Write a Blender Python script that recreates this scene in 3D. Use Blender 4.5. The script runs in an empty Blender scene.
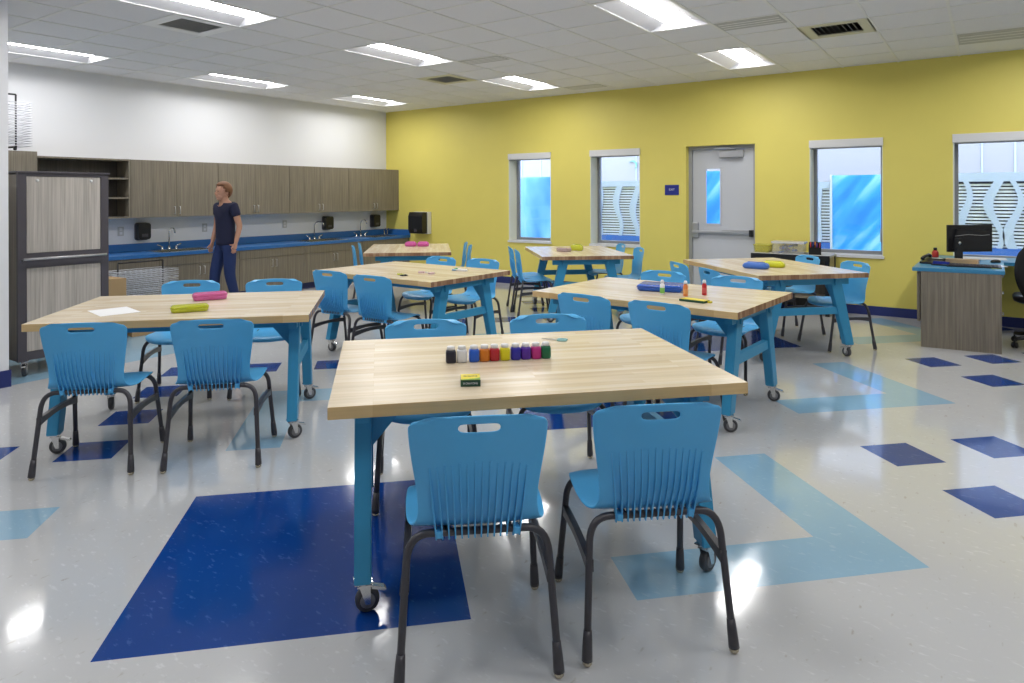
import bpy, bmesh, math, random
from mathutils import Vector, Matrix
random.seed(7)
S = bpy.context.scene
C = S.collection
PI = math.pi
R = math.radians

# ------------------------------------------------------------------ materials
def nmat(name):
    m = bpy.data.materials.new(name); m.use_nodes = True
    nt = m.node_tree; b = nt.nodes['Principled BSDF']
    return m, nt, b
def N(nt, t, **kw):
    n = nt.nodes.new(t)
    for k, v in kw.items():
        if hasattr(n, k) and k not in n.inputs: setattr(n, k, v)
        else: n.inputs[k].default_value = v
    return n
def rgb(c): return (c[0], c[1], c[2], 1)
def plain(name, col, rough=.5, metal=0, spec=.5, bump=0, bscale=200, var=0):
    m, nt, b = nmat(name)
    b.inputs['Base Color'].default_value = rgb(col); b.inputs['Roughness'].default_value = rough
    b.inputs['Metallic'].default_value = metal; b.inputs['Specular IOR Level'].default_value = spec
    tc = N(nt, 'ShaderNodeTexCoord')
    if var:
        no = N(nt, 'ShaderNodeTexNoise', Scale=3.0, Detail=4.0)
        nt.links.new(tc.outputs['Object'], no.inputs['Vector'])
        mx = N(nt, 'ShaderNodeMix', data_type='RGBA')
        mx.inputs[6].default_value = rgb([c*(1-var) for c in col]); mx.inputs[7].default_value = rgb([min(1, c*(1+var)) for c in col])
        nt.links.new(no.outputs['Fac'], mx.inputs[0]); nt.links.new(mx.outputs[2], b.inputs['Base Color'])
    if bump:
        no = N(nt, 'ShaderNodeTexNoise', Scale=float(bscale), Detail=3.0)
        nt.links.new(tc.outputs['Object'], no.inputs['Vector'])
        bp = N(nt, 'ShaderNodeBump', Strength=bump, Distance=.002)
        nt.links.new(no.outputs['Fac'], bp.inputs['Height']); nt.links.new(bp.outputs['Normal'], b.inputs['Normal'])
    return m
def emis(name, col, s):
    m, nt, b = nmat(name)
    b.inputs['Base Color'].default_value = (.8, .8, .8, 1)
    b.inputs['Emission Color'].default_value = rgb(col); b.inputs['Emission Strength'].default_value = s
    return m
def floormat(name, base, dark, light, amt=.5):
    m, nt, b = nmat(name)
    tc = N(nt, 'ShaderNodeTexCoord')
    mp = N(nt, 'ShaderNodeMapping'); mp.inputs['Scale'].default_value = (38, 16, 16); mp.inputs['Rotation'].default_value = (0, 0, R(45))
    nt.links.new(tc.outputs['Object'], mp.inputs['Vector'])
    n1 = N(nt, 'ShaderNodeTexNoise', Scale=1.0, Detail=3.0); nt.links.new(mp.outputs['Vector'], n1.inputs['Vector'])
    r1 = N(nt, 'ShaderNodeValToRGB'); r1.color_ramp.elements[0].position = .66; r1.color_ramp.elements[1].position = .76
    nt.links.new(n1.outputs['Fac'], r1.inputs[0])
    n2 = N(nt, 'ShaderNodeTexNoise', Scale=1.7, Detail=3.0)
    mp2 = N(nt, 'ShaderNodeMapping'); mp2.inputs['Location'].default_value = (31, 7, 2); mp2.inputs['Scale'].default_value = (14, 34, 16); mp2.inputs['Rotation'].default_value = (0, 0, R(40))
    nt.links.new(tc.outputs['Object'], mp2.inputs['Vector']); nt.links.new(mp2.outputs['Vector'], n2.inputs['Vector'])
    r2 = N(nt, 'ShaderNodeValToRGB'); r2.color_ramp.elements[0].position = .62; r2.color_ramp.elements[1].position = .74
    nt.links.new(n2.outputs['Fac'], r2.inputs[0])
    a = N(nt, 'ShaderNodeMix', data_type='RGBA'); a.inputs[6].default_value = rgb(base); a.inputs[7].default_value = rgb(dark)
    k = N(nt, 'ShaderNodeMath', operation='MULTIPLY'); k.inputs[1].default_value = amt
    nt.links.new(r1.outputs['Color'], k.inputs[0]); nt.links.new(k.outputs[0], a.inputs[0])
    c = N(nt, 'ShaderNodeMix', data_type='RGBA'); c.inputs[7].default_value = rgb(light)
    k2 = N(nt, 'ShaderNodeMath', operation='MULTIPLY'); k2.inputs[1].default_value = amt
    nt.links.new(r2.outputs['Color'], k2.inputs[0]); nt.links.new(k2.outputs[0], c.inputs[0])
    nt.links.new(a.outputs[2], c.inputs[6]); nt.links.new(c.outputs[2], b.inputs['Base Color'])
    n3 = N(nt, 'ShaderNodeTexNoise', Scale=5.0, Detail=5.0); nt.links.new(tc.outputs['Object'], n3.inputs['Vector'])
    mr = N(nt, 'ShaderNodeMapRange'); mr.inputs[3].default_value = .06; mr.inputs[4].default_value = .16
    nt.links.new(n3.outputs['Fac'], mr.inputs[0]); nt.links.new(mr.outputs[0], b.inputs['Roughness'])
    n4 = N(nt, 'ShaderNodeTexNoise', Scale=9.0, Detail=2.0); nt.links.new(tc.outputs['Object'], n4.inputs['Vector'])
    bp = N(nt, 'ShaderNodeBump', Strength=.12, Distance=.004)
    nt.links.new(n4.outputs['Fac'], bp.inputs['Height']); nt.links.new(bp.outputs['Normal'], b.inputs['Normal'])
    b.inputs['Specular IOR Level'].default_value = .5; b.inputs['Coat Weight'].default_value = .25; b.inputs['Coat Roughness'].default_value = .04
    return m
def laminate(name, c1, c2, axis='Z', sc=60):
    m, nt, b = nmat(name)
    tc = N(nt, 'ShaderNodeTexCoord'); mp = N(nt, 'ShaderNodeMapping')
    s = [sc, sc, sc]; s['XYZ'.index(axis)] = sc*.025
    mp.inputs['Scale'].default_value = s
    nt.links.new(tc.outputs['Object'], mp.inputs['Vector'])
    n = N(nt, 'ShaderNodeTexNoise', Scale=1.0, Detail=5.0, Roughness=.6); nt.links.new(mp.outputs['Vector'], n.inputs['Vector'])
    r = N(nt, 'ShaderNodeValToRGB'); r.color_ramp.elements[0].position = .3; r.color_ramp.elements[1].position = .7
    r.color_ramp.elements[0].color = rgb(c1); r.color_ramp.elements[1].color = rgb(c2)
    nt.links.new(n.outputs['Fac'], r.inputs[0]); nt.links.new(r.outputs[0], b.inputs['Base Color'])
    b.inputs['Roughness'].default_value = .45
    return m
def butcher():
    m, nt, b = nmat('butcher_block_maple')
    tc = N(nt, 'ShaderNodeTexCoord')
    br = N(nt, 'ShaderNodeTexBrick', offset=.37, offset_frequency=3)
    br.inputs['Scale'].default_value = 1; br.inputs['Brick Width'].default_value = .62; br.inputs['Row Height'].default_value = .0385
    br.inputs['Mortar Size'].default_value = .0006; br.inputs['Mortar Smooth'].default_value = 1
    br.inputs['Color1'].default_value = (.74, .645, .49, 1); br.inputs['Color2'].default_value = (.63, .51, .35, 1); br.inputs['Mortar'].default_value = (.55, .42, .26, 1)
    nt.links.new(tc.outputs['Object'], br.inputs['Vector'])
    mp = N(nt, 'ShaderNodeMapping'); mp.inputs['Scale'].default_value = (2.0, 42, 42)
    nt.links.new(tc.outputs['Object'], mp.inputs['Vector'])
    n = N(nt, 'ShaderNodeTexNoise', Scale=1.0, Detail=5.0, Roughness=.65); nt.links.new(mp.outputs['Vector'], n.inputs['Vector'])
    mr = N(nt, 'ShaderNodeMapRange'); mr.inputs[3].default_value = .74; mr.inputs[4].default_value = 1.22
    nt.links.new(n.outputs['Fac'], mr.inputs[0])
    mu = N(nt, 'ShaderNodeMix', data_type='RGBA', blend_type='MULTIPLY'); mu.inputs[0].default_value = 1
    nt.links.new(br.outputs['Color'], mu.inputs[6]); nt.links.new(mr.outputs[0], mu.inputs[7])
    # end grain of the staves is browner and varies from stave to stave
    br2 = N(nt, 'ShaderNodeTexBrick', offset=0); br2.inputs['Brick Width'].default_value = 9; br2.inputs['Row Height'].default_value = .0385; br2.inputs['Scale'].default_value = 1
    br2.inputs['Mortar Size'].default_value = .0012
    br2.inputs['Color1'].default_value = (.47, .30, .17, 1); br2.inputs['Color2'].default_value = (.24, .125, .065, 1); br2.inputs['Mortar'].default_value = (.2, .11, .06, 1)
    nt.links.new(tc.outputs['Object'], br2.inputs['Vector'])
    sx = N(nt, 'ShaderNodeSeparateXYZ'); nt.links.new(tc.outputs['Normal'], sx.inputs[0])
    ab = N(nt, 'ShaderNodeMath', operation='ABSOLUTE'); nt.links.new(sx.outputs[0], ab.inputs[0])
    gt = N(nt, 'ShaderNodeMath', operation='GREATER_THAN'); gt.inputs[1].default_value = .8; nt.links.new(ab.outputs[0], gt.inputs[0])
    mx = N(nt, 'ShaderNodeMix', data_type='RGBA'); nt.links.new(gt.outputs[0], mx.inputs[0])
    nt.links.new(mu.outputs[2], mx.inputs[6]); nt.links.new(br2.outputs['Color'], mx.inputs[7])
    # long edges tinted darker tan, putting their weaker light into the colour
    ay = N(nt, 'ShaderNodeMath', operation='ABSOLUTE'); nt.links.new(sx.outputs[1], ay.inputs[0])
    gy = N(nt, 'ShaderNodeMath', operation='GREATER_THAN'); gy.inputs[1].default_value = .8; nt.links.new(ay.outputs[0], gy.inputs[0])
    m2 = N(nt, 'ShaderNodeMix', data_type='RGBA', blend_type='MULTIPLY'); m2.inputs[7].default_value = (1.0, .80, .50, 1)
    nt.links.new(gy.outputs[0], m2.inputs[0]); nt.links.new(mx.outputs[2], m2.inputs[6])
    nt.links.new(m2.outputs[2], b.inputs['Base Color'])
    b.inputs['Roughness'].default_value = .27; b.inputs['Specular IOR Level'].default_value = .5
    return m
def streaks(name, cols, sc, rot, stretch):
    m, nt, b = nmat(name)
    tc = N(nt, 'ShaderNodeTexCoord'); mp = N(nt, 'ShaderNodeMapping')
    m0 = N(nt, 'ShaderNodeMapping'); m0.inputs['Rotation'].default_value = (0, rot, 0)
    mp.inputs['Scale'].default_value = (sc, sc, sc*stretch)
    nt.links.new(tc.outputs['Object'], m0.inputs['Vector']); nt.links.new(m0.outputs['Vector'], mp.inputs['Vector'])
    n = N(nt, 'ShaderNodeTexNoise', Scale=1.0, Detail=3.0, Roughness=.5, Distortion=.3); nt.links.new(mp.outputs['Vector'], n.inputs['Vector'])
    r = N(nt, 'ShaderNodeValToRGB'); e = r.color_ramp.elements
    e[0].position = .32; e[0].color = rgb(cols[0]); e[1].position = .72; e[1].color = rgb(cols[2])
    x = e.new(.52); x.color = rgb(cols[1])
    nt.links.new(n.outputs['Fac'], r.inputs[0]); nt.links.new(r.outputs[0], b.inputs['Base Color'])
    b.inputs['Roughness'].default_value = .35
    tr = N(nt, 'ShaderNodeBsdfTranslucent'); nt.links.new(r.outputs[0], tr.inputs[0])
    ad = N(nt, 'ShaderNodeMixShader'); ad.inputs[0].default_value = .55
    nt.links.new(b.outputs[0], ad.inputs[1]); nt.links.new(tr.outputs[0], ad.inputs[2]); nt.links.new(ad.outputs[0], nt.nodes['Material Output'].inputs['Surface'])
    return m
def glass(name, tint=(1, 1, 1)):
    m, nt, b = nmat(name)
    out = nt.nodes['Material Output']
    t = N(nt, 'ShaderNodeBsdfTransparent'); t.inputs[0].default_value = rgb(tint)
    g = N(nt, 'ShaderNodeBsdfGlossy'); g.inputs['Roughness'].default_value = .02
    f = N(nt, 'ShaderNodeFresnel'); f.inputs[0].default_value = 1.45
    mx = N(nt, 'ShaderNodeMixShader'); nt.links.new(f.outputs[0], mx.inputs[0]); nt.links.new(t.outputs[0], mx.inputs[1]); nt.links.new(g.outputs[0], mx.inputs[2])
    nt.links.new(mx.outputs[0], out.inputs['Surface'])
    return m
def ceilmat():
    m, nt, b = nmat('acoustic_ceiling_tile')
    tc = N(nt, 'ShaderNodeTexCoord')
    n = N(nt, 'ShaderNodeTexNoise', Scale=140.0, Detail=3.0); nt.links.new(tc.outputs['Object'], n.inputs['Vector'])
    mx = N(nt, 'ShaderNodeMix', data_type='RGBA'); mx.inputs[6].default_value = (.74, .74, .76, 1); mx.inputs[7].default_value = (.86, .86, .88, 1)
    nt.links.new(n.outputs['Fac'], mx.inputs[0]); nt.links.new(mx.outputs[2], b.inputs['Base Color'])
    b.inputs['Roughness'].default_value = .9
    return m
def clearplastic(name, col, alpha=.55):
    m, nt, b = nmat(name)
    b.inputs['Base Color'].default_value = rgb(col); b.inputs['Roughness'].default_value = .15; b.inputs['Alpha'].default_value = alpha
    return m

M = {}
M['white_wall'] = plain('white_wall_paint', (.80, .81, .84), .7, bump=.25, bscale=260)
M['yellow_wall'] = plain('yellow_wall_paint', (.78, .675, .155), .55, bump=.3, bscale=260, var=.03)
M['base'] = plain('navy_vinyl_base', (.018, .03, .16), .4)
M['ceil'] = ceilmat()
M['grid'] = plain('ceiling_grid_white', (.80, .80, .78), .5)
M['f_white'] = floormat('floor_tile_white', (.53, .535, .54), (.36, .32, .27), (.68, .69, .70), .6)
M['f_blue'] = floormat('floor_tile_royal_blue', (.004, .045, .24), (.006, .06, .28), (.05, .12, .36), .7)
M['f_blue'].node_tree.nodes['Principled BSDF'].inputs['Specular IOR Level'].default_value = .25
M['f_blue'].node_tree.nodes['Principled BSDF'].inputs['Coat Weight'].default_value = .1
M['f_teal'] = floormat('floor_tile_light_teal', (.28, .46, .60), (.32, .50, .62), (.42, .58, .68), .5)
M['maple'] = butcher()
M['teal'] = plain('teal_powder_coat', (.035, .28, .50), .38)
M['shell'] = plain('turquoise_plastic', (.09, .43, .78), .34)
M['steel'] = plain('dark_grey_steel', (.055, .052, .06), .35, metal=.1)
M['boot'] = plain('black_rubber', (.02, .02, .022), .5)
M['chrome'] = plain('chrome', (.75, .75, .74), .18, metal=1)
M['nickel'] = plain('nickel', (.62, .55, .42), .25, metal=1)
M['wheel'] = plain('grey_wheel_tread', (.06, .06, .065), .45)
M['hub'] = plain('grey_wheel_hub', (.22, .22, .23), .4)
M['lam'] = laminate('grey_brown_laminate', (.15, .128, .096), (.275, .24, .185))
M['lam_light'] = laminate('pale_grey_laminate', (.33, .305, .27), (.55, .51, .465))
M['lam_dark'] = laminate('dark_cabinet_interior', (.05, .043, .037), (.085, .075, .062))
M['counter'] = plain('blue_countertop', (.03, .15, .42), .3, var=.1)
M['bluetop'] = plain('desk_blue_top', (.045, .24, .44), .3)
M['frame_dark'] = plain('charcoal_metal', (.075, .068, .08), .4)
M['alu'] = plain('grey_aluminium', (.30, .31, .33), .4, metal=.3)
M['doorgrey'] = plain('grey_door_paint', (.58, .60, .65), .45)
M['doorframe'] = plain('grey_frame_paint', (.36, .375, .41), .45)
M['white_metal'] = plain('white_metal', (.72, .72, .73), .4)
M['satin'] = plain('satin_steel', (.55, .55, .56), .3, metal=1)
M['black'] = plain('black_plastic', (.012, .012, .014), .35)
M['blackmesh'] = plain('black_mesh_fabric', (.01, .01, .011), .8)
M['ext_white'] = plain('exterior_white_panel', (.26, .268, .28), .6)
M['ext_slat'] = plain('exterior_white_slat', (.52, .60, .76), .5)
M['ext_ribbon'] = plain('pale_blue_ribbon', (.36, .46, .66), .4)
M['ext_dark'] = plain('exterior_dark_gap', (.012, .018, .035), .7)
M['ext_blue'] = plain('exterior_blue_band', (.03, .12, .5), .4)
M['ext_ground'] = plain('exterior_concrete', (.25, .25, .25), .9)
M['art'] = streaks('blue_streaked_panel', [(.05, .38, .95), (.10, .55, .97), (.50, .86, .97)], 5.0, R(-38), .2)
M['art2'] = streaks('pale_blue_panel', [(.06, .34, .95), (.30, .66, .97), (.68, .90, .97)], 1.4, R(10), .5)
M['crescent'] = plain('aqua_crescent', (.12, .34, .40), .5)
M['glass'] = glass('clear_window_glass', (.97, .98, 1))
M['lens'] = emis('lit_troffer_lens', (1, .99, .98), 28.5)
M['reflector'] = plain('white_reflector', (.62, .62, .65), .5)
M['reflector_white'] = plain('bright_white_metal', (.9, .9, .9), .5)
M['jamb'] = plain('cream_white_jamb', (.86, .87, .72), .6)
M['paper'] = plain('white_paper', (.8, .8, .8), .7)
M['card'] = plain('cardboard', (.42, .28, .14), .8, var=.1)
M['skin'] = plain('skin', (.52, .27, .18), .5)
M['hair'] = plain('reddish_hair', (.20, .085, .035), .6, bump=.6, bscale=90)
M['navy'] = plain('navy_shirt', (.012, .014, .045), .85)
M['jeans'] = plain('dark_blue_trousers', (.012, .028, .11), .85)
M['sole'] = plain('dark_shoe', (.02, .02, .02), .6)
M['wire'] = plain('pale_wire', (.66, .67, .72), .35, metal=.2)
M['sinksteel'] = plain('brushed_steel', (.6, .6, .58), .25, metal=1)
M['signblue'] = plain('sign_blue', (.012, .022, .25), .4)
M['signtext'] = plain('sign_text_white', (.7, .72, .8), .5)
M['ventdark'] = plain('vent_dark', (.12, .12, .12), .7)
M['ventgrey'] = plain('vent_grey', (.5, .5, .49), .6)
M['vent_yellow'] = plain('vent_cream', (.62, .60, .44), .5)
M['red'] = plain('red_plastic', (.5, .03, .02), .4)
M['lime'] = clearplastic('lime_plastic', (.62, .66, .03), .8)
M['pink'] = clearplastic('pink_plastic', (.75, .16, .42), .88)
M['blueclear'] = clearplastic('blue_clear_plastic', (.02, .12, .6), .75)
M['clear'] = clearplastic('clear_plastic', (.75, .76, .8), .16)
M['tan'] = plain('tan_wood_laminate', (.36, .30, .16), .5)

# ------------------------------------------------------------------ geometry helpers
def nb(): return bmesh.new()
def box(bm, x0, x1, y0, y1, z0, z1, bev=0, mi=0, mat=None):
    r = bmesh.ops.create_cube(bm, size=1)
    vs = r['verts']
    for v in vs:
        v.co = Vector(((x0+x1)/2+v.co.x*(x1-x0), (y0+y1)/2+v.co.y*(y1-y0), (z0+z1)/2+v.co.z*(z1-z0)))
    fs = list({f for v in vs for f in v.link_faces})
    for f in fs: f.material_index = mi
    if bev:
        es = list({e for f in fs for e in f.edges})
        rr = bmesh.ops.bevel(bm, geom=es, offset=bev, segments=2, affect='EDGES', profile=.7)
        fs = rr['faces']
        vs = list({v for f in fs for v in f.verts} | {v for v in vs if v.is_valid})
    if mat is not None: bmesh.ops.transform(bm, matrix=mat, verts=[v for v in vs if v.is_valid])
    return bm
def frame_axes(d):
    d = d.normalized(); a = Vector((0, 0, 1)) if abs(d.z) < .9 else Vector((1, 0, 0))
    u = d.cross(a).normalized(); return u, d.cross(u).normalized()
def tube(bm, pts, r, n=10, cap=True, mi=0):
    pts = [Vector(p) for p in pts]; rs = r if isinstance(r, (list, tuple)) else [r]*len(pts)
    rings = []; u = None
    for i, p in enumerate(pts):
        d = (pts[min(i+1, len(pts)-1)]-pts[max(i-1, 0)]).normalized()
        if u is None: u, v = frame_axes(d)
        else:
            u = (u-d*u.dot(d)).normalized(); v = d.cross(u)
        rings.append([bm.verts.new(p+(u*math.cos(2*PI*k/n)+v*math.sin(2*PI*k/n))*rs[i]) for k in range(n)])
    for a, b in zip(rings, rings[1:]):
        for k in range(n):
            f = bm.faces.new((a[k], a[(k+1) % n], b[(k+1) % n], b[k])); f.smooth = True; f.material_index = mi
    if cap:
        f = bm.faces.new(rings[0][::-1]); f.material_index = mi
        f = bm.faces.new(rings[-1]); f.material_index = mi
    return bm
def arc(p0, c, p1, n=6):   # quadratic curve
    p0, c, p1 = Vector(p0), Vector(c), Vector(p1)
    return [p0*(1-t)**2+c*2*t*(1-t)+p1*t*t for t in [i/n for i in range(n+1)]]
def lathe(bm, prof, c=(0, 0, 0), n=20, mat=None, mi=0):
    rings = []; new = []
    for r, z in prof:
        if r < 1e-5: v = bm.verts.new((c[0], c[1], c[2]+z)); rings.append([v]); new.append(v)
        else:
            ring = [bm.verts.new((c[0]+r*math.cos(2*PI*k/n), c[1]+r*math.sin(2*PI*k/n), c[2]+z)) for k in range(n)]
            rings.append(ring); new += ring
    for a, b in zip(rings, rings[1:]):
        for k in range(n):
            k2 = (k+1) % n
            if len(a) == 1 and len(b) == 1: continue
            if len(a) == 1: f = bm.faces.new((a[0], b[k2], b[k]))
            elif len(b) == 1: f = bm.faces.new((a[k], a[k2], b[0]))
            else: f = bm.faces.new((a[k], a[k2], b[k2], b[k]))
            f.smooth = True; f.material_index = mi
    for rr, fl in ((rings[0], 1), (rings[-1], 0)):
        if len(rr) > 1:
            f = bm.faces.new(rr[::-1] if fl else rr); f.material_index = mi
    if mat is not None: bmesh.ops.transform(bm, matrix=mat, verts=new)
    return bm
def prism(bm, poly, axis, a, b, mi=0):
    """poly: 2D points in the two other axes; extruded along axis from a to b"""
    def P(p, t):
        if axis == 'x': return (t, p[0], p[1])
        if axis == 'y': return (p[0], t, p[1])
        return (p[0], p[1], t)
    A = [bm.verts.new(P(p, a)) for p in poly]; B = [bm.verts.new(P(p, b)) for p in poly]
    n = len(poly); fs = [bm.faces.new(A), bm.faces.new(B[::-1])]
    for k in range(n): fs.append(bm.faces.new((A[k], B[k], B[(k+1) % n], A[(k+1) % n])))
    for f in fs: f.material_index = mi
    return bm
def strip_prism(bm, left, right, axis, a, b):
    for i in range(len(left)-1):
        prism(bm, [left[i], right[i], right[i+1], left[i+1]], axis, a, b)
def obj(name, bm, mats, parent=None, smooth=None, fix=True):
    if fix: bmesh.ops.recalc_face_normals(bm, faces=bm.faces[:])
    me = bpy.data.meshes.new(name); bm.to_mesh(me); bm.free()
    for m in (mats if isinstance(mats, (list, tuple)) else [mats]): me.materials.append(m)
    if smooth is not None:
        for p in me.polygons: p.use_smooth = smooth
    o = bpy.data.objects.new(name, me); C.objects.link(o)
    if parent is not None: o.parent = parent
    return o
def thing(name, label, cat, loc=(0, 0, 0), rot=0, group=None):
    o = bpy.data.objects.new(name, None); C.objects.link(o); o.empty_display_size = .1
    o.location = loc; o.rotation_euler = (0, 0, rot); o['label'] = label; o['category'] = cat
    if group: o['group'] = group
    return o
def tag(o, label, cat, loc=None, rot=None, group=None):
    o['label'] = label; o['category'] = cat
    if group: o['group'] = group
    if loc is not None: o.location = loc
    if rot is not None: o.rotation_euler = (0, 0, rot)
    return o
def struct(name, bm, mats, parent=None):
    o = obj(name, bm, mats, parent)
    if parent is None: o['kind'] = 'structure'
    return o
def evalmesh(o, name):
    dg = bpy.context.evaluated_depsgraph_get(); dg.update()
    me = bpy.data.meshes.new_from_object(o.evaluated_get(dg), depsgraph=dg); me.name = name
    return me
def dup(root, loc, rot, label, group=None):
    r = root.copy(); C.objects.link(r); r.location = loc; r.rotation_euler = (0, 0, rot); r['label'] = label
    if group: r['group'] = group
    for ch in list(root.children):
        c = ch.copy(); C.objects.link(c); c.parent = r
        for g in list(ch.children):
            d = g.copy(); C.objects.link(d); d.parent = c
    return r
def rounded(w, d, r, n=4):
    pts = []
    for cx, cy, a0 in ((w/2-r, d/2-r, 0), (-w/2+r, d/2-r, 90), (-w/2+r, -d/2+r, 180), (w/2-r, -d/2+r, 270)):
        for k in range(n+1):
            a = R(a0+90*k/n); pts.append((cx+r*math.cos(a), cy+r*math.sin(a)))
    return pts
def text_mesh(body, size, name, mat, parent, mtx, ext=.0008):
    cu = bpy.data.curves.new(name, 'FONT'); cu.body = body; cu.size = size; cu.extrude = ext; cu.align_x = 'CENTER'; cu.align_y = 'CENTER'
    t = bpy.data.objects.new(name, cu); C.objects.link(t)
    me = evalmesh(t, name); bpy.data.objects.remove(t); bpy.data.curves.remove(cu)
    me.materials.clear(); me.materials.append(mat); me.transform(mtx)
    o = bpy.data.objects.new(name, me); C.objects.link(o); o.parent = parent
    return o

# ------------------------------------------------------------------ room dimensions (metres; X along the yellow wall, Y towards it)
XW, YW, ZC = -9.462, 9.385, 3.06
XR, YB = 4.4, -2.9
SX, SY = -6.28, 2.146          # corner of the closet block on the left
# floor: one foot tiles laid at 45 degrees
T = .3048; U0, V0 = 6.9098, 7.8306
bm = nb()
def cell_kind(u, v):
    x = ((u+.5+U0)-(v+.5+V0))*T/math.sqrt(2)
    for k in range(-3, 4):
        a, b = u-6*k, v-6*k
        if -10 <= a < -6 and 0 <= b < 4: return 1
        if b == 0 and -4 <= a < 0 or a == -1 and 0 <= b < 4: return 2
        if b == 9 and -10 <= a < -6 or a == -10 and 6 <= b < 10: return 2
        if b == 3 and a in (2, 4, 6) or a == 8 and b in (3, 5, 7) or (a, b) == (10, 9): return 1
        if a == 2 and b in (1, -1): return 1
        if b == 6 and a in (-19, -17, -15, -13) or a == -13 and b in (8, 10): return 1
    return 0
vc = {}
def vert(u, v):
    if (u, v) not in vc:
        a, b = (u+U0)*T, (v+V0)*T
        vc[(u, v)] = bm.verts.new(((a-b)/2**.5, (a+b)/2**.5, 0))
    return vc[(u, v)]
for u in range(-48, 45):
    for v in range(-48, 45):
        a, b = (u+.5+U0)*T, (v+.5+V0)*T; x, y = (a-b)/2**.5, (a+b)/2**.5
        if XW-.4 < x < XR+.4 and YB-.4 < y < YW+.6:
            f = bm.faces.new((vert(u, v), vert(u+1, v), vert(u+1, v+1), vert(u, v+1))); f.material_index = cell_kind(u, v)
for co, no in (((XW, 0, 0), (-1, 0, 0)), ((XR, 0, 0), (1, 0, 0)), ((0, YB, 0), (0, -1, 0)), ((0, YW+.15, 0), (0, 1, 0))):
    bmesh.ops.bisect_plane(bm, geom=bm.verts[:]+bm.edges[:]+bm.faces[:], plane_co=co, plane_no=no, clear_outer=True)
# teal border strip in front of the cabinets
for co, no in (((-6.3, 0, 0), (1, 0, 0)), ((-8.95, 0, 0), (1, 0, 0)), ((0, 4.9, 0), (0, 1, 0))):
    bmesh.ops.bisect_plane(bm, geom=bm.verts[:]+bm.edges[:]+bm.faces[:], plane_co=co, plane_no=no)
for f in bm.faces:
    c = f.calc_center_median()
    if c.x < -6.3 and c.y < 4.9: f.material_index = 2
struct('floor', bm, [M['f_white'], M['f_blue'], M['f_teal']])

# walls
bm = nb(); box(bm, XW-.2, XW, SY-.2, YW+.3, 0, ZC+.3); struct('wall_left', bm, M['white_wall'])
bm = nb(); box(bm, XW-.2, SX, YB, SY, 0, ZC+.3); struct('wall_front_left', bm, M['white_wall'])
bm = nb(); box(bm, XR, XR+.2, YB, YW+.3, 0, ZC+.3); struct('wall_right', bm, M['white_wall'])
bm = nb(); box(bm, SX, XR+.2, YB-.2, YB, 0, ZC+.3); struct('wall_rear', bm, M['white_wall'])
WT = .32
OP = [(-6.60, -5.775, .72, 2.15), (-5.06, -4.233, .72, 2.15), (-3.53, -2.575, 0, 2.157), (-1.89, -1.06, .72, 2.15), (-.345, .92, .72, 2.15)]
bm = nb(); x = XW
for a, b, z0, z1 in OP:
    box(bm, x, a, YW, YW+WT, 0, ZC+.3)
    if z0: box(bm, a, b, YW, YW+WT, 0, z0)
    box(bm, a, b, YW, YW+WT, z1, ZC+.3); x = b
box(bm, x, XR, YW, YW+WT, 0, ZC+.3)
struct('wall_back', bm, M['yellow_wall'])
# baseboards
bm = nb(); box(bm, -9.13, -3.53, YW-.012, YW, 0, .11); box(bm, -2.575, XR, YW-.012, YW, 0, .11); struct('baseboard_back', bm, M['base'])
bm = nb(); box(bm, SX, SX+.012, YB, SY+.012, 0, .13); box(bm, XW+.7, SX, SY, SY+.012, 0, .13); struct('baseboard_left', bm, M['base'])

# ceiling with openings for lights and vents, and the suspended grid
P = .6096; gx0, gy0 = -.28, 9.31
def gx(i): return gx0+P*i
def gy(j): return gy0-P*j
lights = []
for i in (-14, -9, -4, 1):
    for j in (1, 5, 9, 13):
        lights.append((i, j))
holes = set()
for i, j in lights: holes |= {(i, j), (i, j+1)}
VENTS = [(-10, 9), (-10, 3), (-2, 3)]
for v in VENTS: holes.add(v)
bm = nb()
xs = [XW]+[gx(i) for i in range(-15, 8) if XW < gx(i) < XR]+[XR]
ys = [YW]+[gy(j) for j in range(0, 21) if YB < gy(j) < YW]+[YB]
def inblock(x, y): return x < SX and y < SY
for a, b in zip(xs, xs[1:]):
    for c, d in zip(ys, ys[1:]):
        cx, cy = (a+b)/2, (c+d)/2
        i = math.floor((cx-gx0)/P+1e-6); j = math.floor((gy0-cy)/P+1e-6)
        if (i, j) in holes and not inblock(cx, cy): continue
        box(bm, a, b, d, c, ZC, ZC+.015)
struct('ceiling', bm, M['ceil'])
bm = nb()
for x in xs[1:-1]: box(bm, x-.012, x+.012, YB, YW, ZC-.006, ZC+.001)
for y in ys[1:-1]:
    for a, b in zip(xs, xs[1:]):
        i = math.floor(((a+b)/2-gx0)/P+1e-6); j = round((gy0-y)/P)
        if (i, j-1) in holes and (i, j) in holes and (i, j-1) in lights: continue
        box(bm, a, b, y-.012, y+.012, ZC-.0055, ZC+.0015)
struct('trim_1', bm, M['grid'])
bm = nb(); box(bm, XW-.2, XR+.2, YB-.2, YW+WT, ZC+.3, ZC+.4); struct('trim_2', bm, M['ext_white'])

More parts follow.
